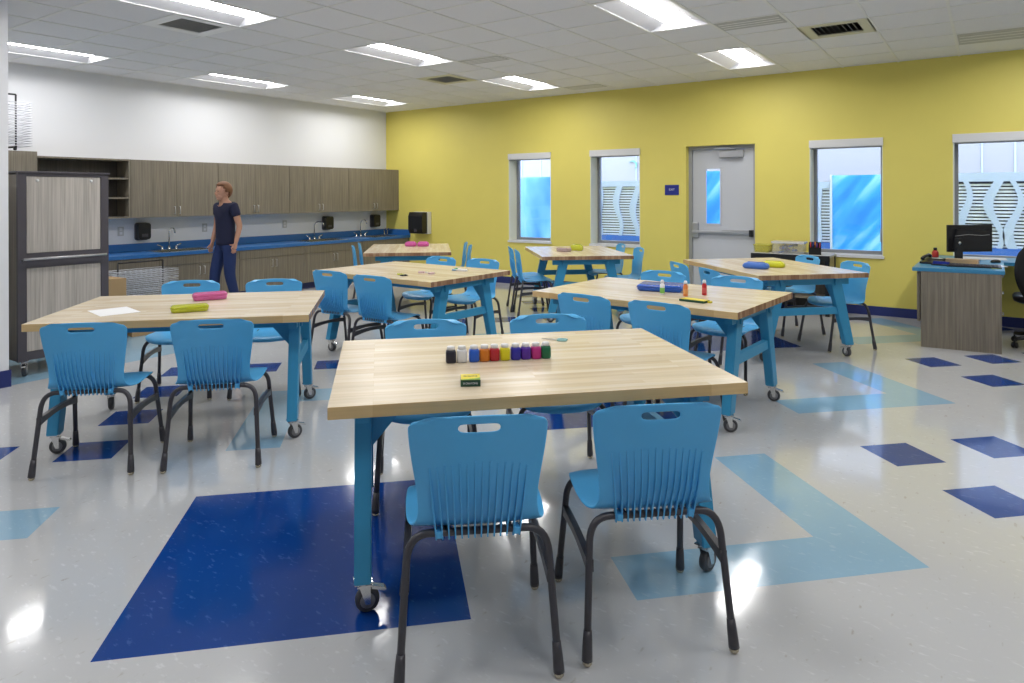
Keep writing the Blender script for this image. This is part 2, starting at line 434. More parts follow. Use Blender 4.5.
# troffers
def make_light():
    t = thing('ceiling_light', 'x', 'ceiling light')
    w, l = P/2-.014, P-.014
    bm = nb()
    for s in (-1, 1):
        box(bm, s*w-.01, s*w+.01, -l-.01, l+.01, -.003, .0); box(bm, -w, w, s*l-.01, s*l+.01, -.003, .0)
    obj('frame', bm, M['white_metal'], t)
    bm = nb(); h = .06; iw, il = .125, l-.05
    V = lambda x, y, z: bm.verts.new((x, y, z))
    for s in (-1, 1):
        bm.faces.new((V(s*w, -l, 0), V(s*w, l, 0), V(s*iw, il, h), V(s*iw, -il, h)))
        bm.faces.new((V(-w, s*l, 0), V(w, s*l, 0), V(iw, s*il, h), V(-iw, s*il, h)))
    box(bm, -w-.012, w+.012, -l-.012, l+.012, h+.012, h+.03)
    for s in (-1, 1):
        box(bm, s*(w+.008)-.004, s*(w+.008)+.004, -l-.012, l+.012, .004, h+.012); box(bm, -w-.012, w+.012, s*(l+.008)-.004, s*(l+.008)+.004, .004, h+.012)
    obj('reflector', bm, M['reflector'], t, fix=False)
    bm = nb(); n = 8; pr = []
    for k in range(n+1):
        a = PI*k/n; pr.append((-math.cos(a)*iw, h-.002-.006*math.sin(a)))
    rr = [[bm.verts.new((x, y, z)) for x, z in pr] for y in (-il, il)]
    for k in range(n): bm.faces.new((rr[0][k], rr[0][k+1], rr[1][k+1], rr[1][k]))
    for q in rr: bm.faces.new(q)
    obj('lens', bm, M['lens'], t)
    return t
LL = {(-4, 1): 'lit ceiling troffer nearest above the grey exit door', (-4, 5): 'large lit troffer at the top right, beside a grey linear vent',
      (-9, 1): 'lit ceiling troffer above the window nearest the corner', (-9, 5): 'lit ceiling troffer in the middle of the ceiling, beside the grey strip vent',
      (-9, 9): 'large lit troffer at the top left, beside the white square vent', (-14, 1): 'small far lit troffer at the corner of white and yellow walls',
      (-14, 5): 'lit troffer near the white wall above the upper cabinets', (-14, 9): 'leftmost lit troffer close to the white wall and near wall edge'}
proto = None
for i, j in lights:
    cx, cy = gx(i)+P/2, gy(j)-P
    if inblock(cx, cy): continue
    lab = LL.get((i, j), 'lit ceiling troffer outside the photo, over the rest of the room')
    if proto is None:
        proto = make_light(); proto.location = (cx, cy, ZC); proto['label'] = lab; proto['group'] = 'ceiling troffers'
    else: dup(proto, (cx, cy, ZC), 0, lab, 'ceiling troffers')
# vents
vl = ['white square air vent with dark louvres beside the top left troffer', 'small cream square air vent between two troffers near the far corner', 'cream square air vent with dark louvres over the right side of the yellow wall']
for q, (i, j) in enumerate(VENTS):
    t = thing('ceiling_vent', vl[q], 'air vent', (gx(i)+P/2, gy(j)-P/2, ZC), 0, 'square ceiling vents')
    bm = nb(); h = P/2
    for s in (-1, 1):
        box(bm, s*(h-.05)-.05, s*(h-.05)+.05, -h, h, -.006, .004); box(bm, -h+.1, h-.1, s*(h-.05)-.05, s*(h-.05)+.05, -.006, .004)
    obj('frame', bm, M['vent_yellow'] if q else M['reflector_white'], t)
    bm = nb(); box(bm, -h, h, -h, h, .10, .11)
    obj('backing', bm, M['ventdark'], t)
    bm = nb()
    for k in range(9):
        x = -h+.115+k*(2*h-.23)/8
        box(bm, -.001, .001, -h+.1, h-.1, -.028, .028, mat=Matrix.Translation((x, 0, .022)) @ Matrix.Rotation(R(-38), 4, 'Y'))
    obj('louvres', bm, M['ventgrey'], t)
def linvent(x0, x1, y0, y1, lab):
    t = thing('linear_vent', lab, 'air vent', ((x0+x1)/2, (y0+y1)/2, ZC-.001), 0, 'linear ceiling vents')
    w, d = (x1-x0)/2, (y1-y0)/2
    bm = nb(); box(bm, -w, w, -d, d, -.006, 0); obj('plate', bm, M['ventgrey'], t)
    bm = nb()
    for s in (-1, 0, 1): box(bm, -w+.015, w-.015, s*d*.5-.008, s*d*.5+.008, -.009, -.006)
    obj('slot_rail', bm, M['grid'], t)
linvent(gx(-3)+.02, gx(-2)-.02, 6.28, 6.60, 'grey linear vent beside the large top right troffer')
linvent(gx(0)+.02, gx(1)-.02, 8.12, 8.68, 'wide grey flush panel at the right edge above the computer window')
linvent(gx(-8)+.02, gx(-7)-.02, 6.27, 6.52, 'small grey linear vent next to the middle troffer')
linvent(gx(-8)+.02, gx(-7)-.02, 8.70, 9.0, 'faint grey linear vent beyond the far corner troffer')

# windows
def window(n, a, b, z0, z1):
    t = bpy.data.objects.new('window_%d' % n, None); C.objects.link(t); t['kind'] = 'structure'; t.location = ((a+b)/2, YW, z0)
    w = (b-a)/2; h = z1-z0; f = .045; y0, y1 = WT-.10, WT-.03
    bm = nb()
    for s in (-1, 1): box(bm, min(s*w, s*(w-f)), max(s*w, s*(w-f)), y0, y1, 0, h)
    box(bm, -w+f, w-f, y0, y1, 0, f); box(bm, -w+f, w-f, y0, y1, h-f, h)
    obj('window_frame', bm, M['alu'], t)
    bm = nb(); box(bm, -w+f, w-f, y0+.03, y0+.036, f, h-f); obj('window_pane', bm, M['glass'], t)
    bm = nb()
    for s in (-1, 1): box(bm, min(s*w, s*(w-.008)), max(s*w, s*(w-.008)), 0, y0, .005, h)
    box(bm, -w+.008, w-.008, 0, y0, h-.008, h); obj('window_jamb', bm, M['jamb'], t)
    bm = nb(); box(bm, -w-.012, w+.012, -.022, y0, -.03, .004, bev=.003); obj('window_sill', bm, M['white_metal'], t)
    return t
for n, (a, b, z0, z1) in enumerate([OP[0], OP[1], OP[3], OP[4]]): window(n+1, a, b, z0, z1)
vlab = ['white roller shade box over the window nearest the corner', 'white roller shade box over the window left of the door',
        'white roller shade box over the window right of the door', 'white roller shade box over the wide window behind the computer']
for k, (a, b, z0, z1) in enumerate([OP[0], OP[1], OP[3], OP[4]]):
    t = thing('roller_shade', vlab[k], 'window shade', ((a+b)/2, YW, z1), 0, 'roller shades')
    w = (b-a)/2
    bm = nb(); box(bm, -w-.004, w+.004, -.02, .07, -.085, .012, bev=.003); obj('shade_box', bm, M['white_metal'], t)
    bm = nb(); tube(bm, [(-w+.02, .03, -.09), (w-.02, .03, -.09)], .012, 8); obj('hem_bar', bm, M['satin'], t)
    if k >= 2:
        bm = nb(); box(bm, w-.03, w-.018, -.012, .004, -1.26, -1.10, bev=.003); tube(bm, [(w-.024, -.003, -.09), (w-.024, -.003, -1.1)], .0015, 5)
        obj('pull_chain', bm, M['satin'], t)

# exit door
t = bpy.data.objects.new('door_1', None); C.objects.link(t); t['kind'] = 'structure'; t.location = (-3.0525, YW, 0)
w = .4775; H = 2.157; yd = .13
bm = nb()
for s in (-1, 1): box(bm, min(s*w, s*(w-.05)), max(s*w, s*(w-.05)), yd-.02, WT-.02, 0, H)
box(bm, -w+.05, w-.05, yd-.02, WT-.02, H-.05, H)
for s in (-1, 1): box(bm, min(s*(w-.05), s*(w-.065)), max(s*(w-.05), s*(w-.065)), yd+.06, yd+.09, 0, H-.05)
obj('door_frame', bm, M['doorframe'], t)
lw = w-.054; x0, x1, zz0, zz1 = -.238, -.028, 1.063, 1.84
bm = nb(); y0, y1 = yd, yd+.045
box(bm, -lw, x0, y0, y1, .008, H-.054); box(bm, x1, lw, y0, y1, .008, H-.054); box(bm, x0, x1, y0, y1, .008, zz0); box(bm, x0, x1, y0, y1, zz1, H-.054)
obj('door_leaf', bm, M['doorgrey'], t)
bm = nb()
for a, b, c, d in ((x0-.015, x0+.006, zz0-.015, zz1+.015), (x1-.006, x1+.015, zz0-.015, zz1+.015), (x0, x1, zz0-.015, zz0+.006), (x0, x1, zz1-.006, zz1+.015)):
    box(bm, a, b, y0-.008, y0, c, d)
obj('lite_frame', bm, M['doorgrey'], t)
bm = nb(); box(bm, x0, x1, y0+.018, y0+.024, zz0, zz1); obj('lite_pane', bm, M['glass'], t)
bm = nb(); box(bm, -lw+.0, lw, y0-.05, y0-.018, .925, .965, bev=.006); box(bm, -lw+.42, lw-.02, y0-.03, y0, .915, .985, bev=.004)
pb = obj('panic_bar', bm, M['satin'], t)
bm = nb(); box(bm, -lw, -lw+.09, y0-.035, y0, .86, 1.08, bev=.012); obj('latch_cover', bm, M['satin'], t)
bm = nb(); box(bm, lw-.05, lw, y0-.055, y0, .90, .99, bev=.005); obj('end_cap', bm, M['black'], t)
bm = nb(); box(bm, -.02, .30, y0-.07, y0, H-.17, H-.075, bev=.006)
cl = obj('door_closer', bm, M['satin'], t)
bm = nb(); tube(bm, [(.2, y0-.06, H-.075), (.2, y0-.06, H-.05), (-.06, y0-.14, H-.045), (-.1, y0-.02, H-.04)], .011, 8)
obj('closer_arm', bm, M['doorframe'], cl)
bm = nb(); box(bm, -w, w, .05, WT, -.001, .012); obj('threshold', bm, M['satin'], t)
# exit sign plate
t = thing('wall_sign', 'small dark blue sign plate on the yellow wall left of the door', 'sign', (-3.738, YW, 1.542))
bm = nb(); box(bm, -.105, .105, -.008, 0, -.073, .073, bev=.003); obj('plate', bm, M['signblue'], t)
text_mesh('EXIT', .042, 'lettering', M['signtext'], t, Matrix.Translation((0, -.0088, .005)) @ Matrix.Rotation(R(90), 4, 'X'))

# ------------------------------------------------------------------ outside
bm = nb(); box(bm, -16, 8, YW+WT, 18, -.1, -.02); struct('exterior_ground', bm, M['ext_ground'])
bm = nb(); box(bm, -18, 9, 14.0, 14.3, -.1, 5)
g = obj('exterior_wall', bm, M['ext_white']); g['kind'] = 'structure'
bm = nb()
for x in (-9.45, -8.9, -6.4, -4.0, -1.5, -.1, 0.35, 3.2): box(bm, x-.012, x+.012, 13.985, 14.0, 0, 4.9)
j = obj('trim_3', bm, M['ext_ribbon']); j['kind'] = 'structure'
FY = 11.2
def arts(x0, x1, z1, m, lab):
    t = thing('art_panel', lab, 'outdoor panel', ((x0+x1)/2, FY, 0), 0)
    w = (x1-x0)/2
    bm = nb(); box(bm, -w, w, 0, .02, .25, z1); obj('panel_face', bm, m, t)
    bm = nb()
    for s in (-1, 1): box(bm, min(s*w, s*(w+.03)), max(s*w, s*(w+.012)), -.01, .05, -.02, z1+.01)
    obj('post', bm, M['ext_slat'], t)
def slats(x0, x1, z1, ribs, lab, band=.1):
    t = thing('slatted_screen', lab, 'outdoor screen', ((x0+x1)/2, FY, 0), 0)
    w = (x1-x0)/2
    bm = nb(); z = .66
    while z < z1-band-.02:
        box(bm, -w, w, .03, .05, z, z+.028); z += .046
    obj('slats', bm, M['ext_slat'], t)
    bm = nb(); box(bm, -w, w, .12, .14, -.02, z1-.02); obj('backing', bm, M['ext_dark'], t)
    bm = nb(); box(bm, -w, w, 0, .05, z1-band, z1); box(bm, -w, -w+.012, 0, .06, -.02, z1); box(bm, w-.012, w, 0, .06, -.02, z1)
    obj('border', bm, M['ext_ribbon'], t)
    bm = nb(); box(bm, -w, w, -.005, .05, .3, .745); obj('lower_band', bm, M['ext_blue'], t)
    for x, ph, amp in ribs:
        bm = nb(); L, Rr = [], []
        for k in range(25):
            z = .745+(z1-band-.745)*k/24; c = x-(x0+x1)/2+amp*math.sin(ph+(z-.745)*7.0)
            wd = .045+.015*math.sin(z*5+ph)
            L.append((c-wd, z)); Rr.append((c+wd, z))
        strip_prism(bm, L, Rr, 'y', 0, .028); bmesh.ops.remove_doubles(bm, verts=bm.verts[:], dist=1e-5)
        obj('wavy_ribbon', bm, M['ext_ribbon'], t)
arts(-8.5, -6.5, 1.82, M['art2'], 'pale blue outdoor panel seen through the window nearest the corner')
slats(-6.42, -4.4, 1.72, [(-5.85, 2.6, .03), (-5.47, .5, .055), (-5.15, 1.5, .05), (-4.8, 0, .05)], 'white slatted screen with wavy ribbons outside the window left of the door')
arts(-4.32, -2.75, 1.86, M['art'], 'streaked blue outdoor panel seen through the door lite')
slats(-2.72, -1.965, 1.66, [(-2.14, 1.6, .02)], 'narrow white slatted screen left of the bright blue panel')
arts(-1.94, -.62, 1.755, M['art'], 'bright blue streaked panel outside the window right of the door')
slats(-.55, 1.7, 1.76, [(-.28, 2.9, .06), (.06, .6, .075), (.27, 3.4, .07), (.66, .6, .07), (1.0, 3, .07)], 'white slatted screen with wavy ribbons outside the window behind the computer', .12)
bm = nb(); L, Rr = [], []
for k in range(17):
    a = R(-70+220*k/16-0); ro = .10; wd = .04*math.sin(PI*k/16)
    L.append(((ro)*math.cos(a), ro*math.sin(a))); Rr.append(((ro-wd)*math.cos(a), (ro-wd)*math.sin(a)+.0))
strip_prism(bm, L, Rr, 'y', -.02, -.001); bmesh.ops.remove_doubles(bm, verts=bm.verts[:], dist=1e-5)
tag(obj('crescent_sign', bm, M['crescent']), 'small aqua crescent on the white outdoor wall through the window left of the door', 'sign', (-6.47, 13.99, 2.13), 0)

# ------------------------------------------------------------------ cabinets
CX = XW
def handle(parent, x, y, z0, z1, mat=None):
    bm = nb(); tube(bm, [(x, y, z0+.01), (x+.03, y, z0+.01), (x+.03, y, z1-.01), (x, y, z1-.01)], .005, 6)
    return obj('handle', bm, mat or M['satin'], parent)
def doors(t, xf, y0, y1, z0, z1, hz0, hz1):
    m = (y0+y1)/2
    for a, b, hy in ((y0, m, m-.035), (m, y1, m+.035)):
        bm = nb(); box(bm, xf, xf+.019, a+.002, b-.002, z0+.002, z1-.002, bev=.0015)
        d = obj('door', bm, M['lam'], t); handle(d, xf+.019, hy, hz0, hz1)
ub = [4.47, 5.698, 6.927, 8.155, YW]
lb = ['two-door wall cabinet beside the open shelves', 'two-door wall cabinet behind the standing person', 'two-door wall cabinet above the middle sink, right of the person', 'two-door wall cabinet against the yellow wall']
for k in range(4):
    y0, y1 = ub[k]+.001, ub[k+1]-.001
    t = thing('wall_cabinet', 'grey-brown ' + lb[k], 'cabinet', (CX, y0, 1.195), 0, 'wall cabinets')
    w = y1-y0
    bm = nb(); box(bm, .002, .31, 0, w, 0, .76); obj('body', bm, M['lam'], t)
    doors(t, .311, 0, w, 0, .76, .03, .15)
# open shelf unit
t = thing('open_shelf_unit', 'dark open shelf unit on the white wall left of the wall cabinets', 'shelf', (CX, 3.335, 1.195))
w = 4.468-3.335
bm = nb()
box(bm, .002, .02, 0, w, 0, .76); box(bm, .02, .33, 0, .02, 0, .76); box(bm, .02, .33, w-.02, w, 0, .76); box(bm, .02, .33, .02, w-.02, .74, .76); box(bm, .02, .33, .02, w-.02, 0, .02)
obj('body', bm, M['lam'], t)
bm = nb(); box(bm, .02, .024, .02, w-.02, .02, .74); obj('back_panel', bm, M['lam_dark'], t)
for z in (.25, .5):
    bm = nb(); box(bm, .025, .325, .021, w-.021, z, z+.02); obj('shelf', bm, M['lam'], t)
# tall cabinet
t = thing('tall_cabinet', 'tall grey-brown cabinet behind the rolling cabinet, under a wire rack', 'cabinet', (CX, 2.19, 0))
bm = nb(); box(bm, .002, .58, 0, 1.12, .1, 1.99); box(bm, .002, .53, 0, 1.12, 0, .1); obj('body', bm, M['lam'], t)
doors(t, .581, 0, 1.12, .1, 1.99, .9, 1.05)
# base cabinets
bb = [3.335, 4.70, 5.86, 7.01, 8.22, YW]
lb = ['base cabinet behind the drying rack and cardboard boxes', 'sink base cabinet under the leftmost sink, partly behind the person', 'base cabinet between the left and middle sinks',
      'sink base cabinet under the middle sink', 'base cabinet in the corner by the yellow wall']
for k in range(5):
    y0, y1 = bb[k]+.001, bb[k+1]-.001; w = y1-y0
    t = thing('base_cabinet', 'grey-brown ' + lb[k], 'cabinet', (CX, y0, 0), 0, 'base cabinets')
    bm = nb(); box(bm, .57, .58, 0, w, .1, .69); box(bm, .002, .02, 0, w, .1, .69); box(bm, .02, .57, 0, .018, .1, .69); box(bm, .02, .57, w-.018, w, .1, .69); box(bm, .02, .57, .018, w-.018, .1, .118)
    obj('body', bm, M['lam'], t)
    bm = nb(); box(bm, .50, .512, 0, w, 0, .1); obj('toe_kick', bm, M['base'], t)
    doors(t, .581, 0, w, .1, .56, .40, .53)
    bm = nb(); box(bm, .581, .60, .002, w-.002, .563, .686, bev=.0015); obj('false_front', bm, M['lam'], t)
# countertop with sink cut-outs
SINK = [(4.76, 5.50), (7.16, 7.94), (8.56, 9.10)]
t = thing('countertop', 'long glossy blue countertop with raised backsplash along the white wall', 'countertop', (CX, 3.335, .69))
bm = nb(); y = 0; D = .625; L = YW-3.335-.001
for a, b in SINK:
    a -= 3.335; b -= 3.335
    box(bm, .002, D, y, a, 0, .045); box(bm, .002, .16, a, b, 0, .045); box(bm, .55, D, a, b, 0, .045); y = b
box(bm, .002, D, y, L, 0, .045)
obj('slab', bm, M['counter'], t)
bm = nb(); box(bm, .002, .02, 0, L, .0455, .15, bev=.002); box(bm, .02, D, L-.018, L, .0455, .15, bev=.002); obj('backsplash', bm, M['counter'], t)
sl = ['stainless sink nearest the rolling cabinet, left of the person', 'stainless sink in the middle of the blue counter', 'stainless sink nearest the yellow wall']
for k, (a, b) in enumerate(SINK):
    t = thing('sink', sl[k], 'sink', (CX, (a+b)/2, .735), 0, 'counter sinks')
    h = (b-a)/2; bm = nb()
    box(bm, .15, .56, -h-.012, -h+.012, 0, .005); box(bm, .15, .56, h-.012, h+.012, 0, .005); box(bm, .15, .172, -h, h, 0, .005); box(bm, .538, .56, -h, h, 0, .005)
    obj('rim', bm, M['sinksteel'], t)
    bm = nb()
    box(bm, .17, .173, -h+.01, h-.01, -.17, 0); box(bm, .537, .54, -h+.01, h-.01, -.17, 0); box(bm, .17, .54, -h+.01, -h+.013, -.17, 0); box(bm, .17, .54, h-.013, h-.01, -.17, 0); box(bm, .17, .54, -h+.01, h-.01, -.173, -.17)
    obj('basin', bm, M['sinksteel'], t)
fl = ['chrome gooseneck faucet at the leftmost sink, left of the person', 'chrome gooseneck faucet at the middle sink', 'chrome gooseneck faucet at the sink nearest the yellow wall']
for k, (fy, sw) in enumerate([(5.10, .0), (7.60, .35), (8.64, .0)]):
    t = thing('faucet', fl[k], 'faucet', (CX+.10, fy, .735), 0, 'gooseneck faucets')
    bm = nb(); lathe(bm, [(.026, 0), (.026, .012), (.016, .03), (.012, .05)])
    pts = [Vector((0, 0, .03)), Vector((0, 0, .22))]+arc((0, 0, .22), (0, 0, .31), (.09, sw*.12, .30), 6)[1:]+arc((.09, sw*.12, .30), (.15, sw*.2, .30), (.15, sw*.2, .23), 5)[1:]
    tube(bm, pts, .010, 10); obj('spout', bm, M['chrome'], t)
    for s in (-1, 1):
        bm = nb(); lathe(bm, [(.022, 0), (.022, .01), (.014, .03), (.014, .05)], (0, s*.1, 0)); tube(bm, [(0, s*.1, .045), (.01, s*.17, .075)], [.009, .007], 8)
        obj('tap_handle', bm, M['chrome'], t)
t = thing('drinking_bubbler', 'small chrome bubbler pair in the far counter corner by the yellow wall', 'faucet', (CX+.12, 9.25, .735))
for s in (-1, 1):
    bm = nb(); lathe(bm, [(.022, 0), (.02, .02), (.011, .03), (.011, .10)], (0, s*.04, 0)); tube(bm, [(0, s*.04, .095), (.04, s*.04, .12), (.07, s*.04, .09)], .009, 8)
    obj('spout', bm, M['chrome'], t)
# dispensers and outlets
dl = ['black wall dispenser left of the person, above the leftmost sink', 'black wall dispenser right of the middle sink faucet', 'black wall dispenser nearest the yellow wall']
for k, (yy, zc) in enumerate([(4.763, 1.0), (7.925, 1.0), (9.04, 1.0)]):
    t = thing('soap_dispenser', dl[k], 'dispenser', (XW, yy, zc), 0, 'black wall dispensers')
    bm = nb(); prism(bm, [(p[0], p[1]) for p in rounded(.17, .235, .03)], 'x', .001, .04)
    obj('back_plate', bm, M['frame_dark'], t)
    bm = nb(); prism(bm, [(p[0], p[1]+.005) for p in rounded(.16, .22, .035)], 'x', .04, .115); obj('cover', bm, M['black'], t)
    bm = nb(); box(bm, .115, .118, -.04, .04, -.07, -.03); obj('sight_window', bm, M['frame_dark'], t)
for k, (yy, lab) in enumerate([(4.50, 'grey outlet plate left of the leftmost black dispenser'), (5.685, 'grey outlet plate right beside the person'), (7.078, 'grey outlet plate left of the middle faucet')]):
    t = thing('outlet', lab, 'outlet', (XW, yy, 1.012), 0, 'wall outlets')
    bm = nb(); box(bm, .001, .008, -.038, .038, -.06, .06, bev=.002); obj('plate', bm, M['ventgrey'], t)
    bm = nb(); box(bm, .008, .011, -.018, .018, .008, .042); box(bm, .008, .011, -.018, .018, -.042, -.008); obj('receptacle', bm, M['white_metal'], t)
# paper towel dispenser on yellow wall
t = thing('towel_dispenser', 'black paper towel dispenser with pale housing on the yellow wall', 'dispenser', (-8.50, YW, .975))
bm = nb(); box(bm, -.17, .18, -.10, -.001, -.2, .2, bev=.008); obj('housing', bm, M['white_metal'], t)
bm = nb()
prism(bm, [(-.101, -.19), (-.20, -.19), (-.235, -.12), (-.235, .12), (-.20, .195), (-.101, .195)], 'x', -.172, .165); obj('cover', bm, M['black'], t)
bm = nb(); box(bm, -.03, .03, -.236, -.228, -.16, -.1); obj('lever', bm, M['frame_dark'], t)

# rolling storage cabinet (front faces +X)
t = thing('rolling_cabinet', 'tall rolling cabinet with pale wood panels and dark metal frame', 'cabinet', (-6.5, 2.288, 0))
W = .696; D = .58
bm = nb(); box(bm, -D, -.03, .0, .02, .127, 1.66); box(bm, -D, -.03, W-.02, W, .127, 1.66); box(bm, -D, -D+.015, .02, W-.02, .127, 1.66); box(bm, -D, -.03, .02, W-.02, .127, .147); box(bm, -D, -.03, .02, W-.02, 1.64, 1.66)
obj('body', bm, M['lam'], t)
bm = nb()
for a, b in ((-.004, .06), (W-.06, W+.004)): box(bm, -.03, 0, a, b, .125, 1.675, bev=.003)
box(bm, -.03, 0, .06, W-.06, .135, .2); box(bm, -.03, 0, .06, W-.06, .89, 1.01); box(bm, -.03, 0, .06, W-.06, 1.65, 1.675)
box(bm, -D-.005, .012, -.01, W+.012, 1.675, 1.69, bev=.003)
obj('frame', bm, M['frame_dark'], t)
for a, b in ((.203, .887), (1.013, 1.647)):
    bm = nb(); box(bm, -.022, -.006, .063, W-.063, a, b); obj('door', bm, M['lam_light'], t)
bm = nb(); tube(bm, [(0, .03, .955), (.035, .03, .965), (.035, W-.03, .965), (0, W-.03, .955)], .011, 10); obj('push_bar', bm, M['satin'], t)
for yy in (.14, W-.14):
    bm = nb(); lathe(bm, [(.012, 0), (.012, .008), (0, .01)], mat=Matrix.Translation((-.006, yy, 1.615)) @ Matrix.Rotation(R(90), 4, 'Y')); obj('knob', bm, M['white_metal'], t)
def caster(parent, loc, h, rot, r=.043, wmat=None):
    ca = bpy.data.objects.new('caster', None); C.objects.link(ca); ca.parent = parent; ca.location = loc; ca.rotation_euler = (0, 0, rot)
    ox = .015
    bm = nb(); box(bm, -.032, .032, -.03, .03, h-.005, h); lathe(bm, [(.022, h-.018), (.022, h-.005)])
    for s in (-1, 1):
        prism(bm, [(-.016, h-.012), (.024, h-.012), (ox+.010, r-.010), (ox-.008, r-.010)], 'y', s*.021-.0015, s*.021+.0015)
    box(bm, -.022, .03, -.021, .021, h-.02, h-.014)
    obj('fork', bm, M['chrome'], ca)
    bm = nb(); lathe(bm, [(.0, -.015), (r-.014, -.015), (r-.008, -.016), (r-.002, -.013), (r, -.006), (r, .006), (r-.002, .013), (r-.008, .016), (r-.014, .015), (0, .015)], n=24, mat=Matrix.Translation((ox, 0, r)) @ Matrix.Rotation(R(90), 4, 'X'))
    obj('wheel', bm, wmat or M['wheel'], ca)
    bm = nb()
    for s in (-1, 1): lathe(bm, [(r-.016, 0), (r-.018, .0025), (.012, .002), (.010, .006), (0, .006)], n=20, mat=Matrix.Translation((ox, -s*.0155, r)) @ Matrix.Rotation(R(90*s), 4, 'X'))
    obj('hub', bm, M['hub'], ca)
    bm = nb(); prism(bm, [(.03, h-.02), (.075, h-.034), (.082, h-.042), (.076, h-.046), (.03, h-.032)], 'y', -.013, .013)
    obj('brake_lever', bm, M['chrome'], ca)
    return ca
for x in (-.05, -D+.08):
    for yy in (.06, W-.07): caster(t, (x, yy, 0), .126, R(-25), r=.052)

# cardboard boxes
def carton(name, loc, rot, w, d, h, lab):
    t = thing(name, lab, 'box', loc, rot)
    bm = nb(); box(bm, -w/2, w/2, -d/2, d/2, 0, h, bev=.002); obj('body', bm, M['card'], t)
    bm = nb(); box(bm, -w/2+.003, w/2-.003, -.001-d/4+.001, -.0015+d/2, h, h+.003); box(bm, -w/2+.003, w/2-.003, -d/2, -d/4-.002, h, h+.003); obj('flap', bm, M['card'], t)
    bm = nb(); box(bm, -w/2-.001, w/2+.001, -.025, .025, h+.0031, h+.0036); obj('tape', bm, M['tan'], t)
carton('cardboard_box', (-7.65, 3.45, 0), R(4), .3, .34, .61, 'tall brown cardboard box between the rolling cabinet and the drying rack')
carton('cardboard_box', (-7.55, 3.79, 0), R(-8), .36, .28, .13, 'low brown cardboard box on the floor below the drying rack')

# drying racks
def drying_rack(loc, rot, w, d, h, n, lab, z0=.08):
    t = thing('drying_rack', lab, 'rack', loc, rot, 'wire art drying racks')
    bm = nb()
    for s in (-1, 1): tube(bm, [(s*w*.37, 0, 0.02), (s*w*.37, 0, h)], .010, 8)
    tube(bm, [(-w*.37, 0, h), (w*.37, 0, h)], .010, 8)
    for s in (-1, 1): tube(bm, [(s*w*.3, -d/2, z0-.02), (s*w*.3, d/2, z0-.02)], .010, 8)
    obj('frame', bm, M['black'], t)
    for k in range(n):
        z = z0+(h-.10-z0)*k/(n-1); bm = nb(); dz = random.uniform(-.004, .004)
        tl = random.uniform(-.006, .006)
        pts = [(-w/2, d/2-.02, z), (-w/2, -d/2, z+dz+tl), (w/2, -d/2, z+dz-tl), (w/2, d/2-.02, z), (-w/2, d/2-.02, z)]
        tube(bm, pts, .0048, 5, cap=False)
        for q in range(1, 12):
            x = -w/2+w*q/12; tube(bm, [(x, d/2-.02, z), (x, -d/2, z+dz)], .0018, 4, cap=False)
        obj('wire_shelf', bm, M['wire'], t)
    for s in (-1, 1):
        for yy in (-.4, .4):
            bm = nb(); lathe(bm, [(0, -.012), (.022, -.012), (.025, 0), (.022, .012), (0, .012)], n=14, mat=Matrix.Translation((s*w*.3, yy*d, .025)) @ Matrix.Rotation(R(90), 4, 'Y'))
            obj('wheel', bm, M['boot'], t)
drying_rack((-8.60, 4.33, 0), R(90), .74, .38, .67, 22, 'floor drying rack of pale wire shelves in front of the blue counter')
drying_rack((-9.02, 2.86, 1.991), R(-90), .80, .34, .64, 18, 'wire drying rack standing on top of the tall cabinet', z0=.06)

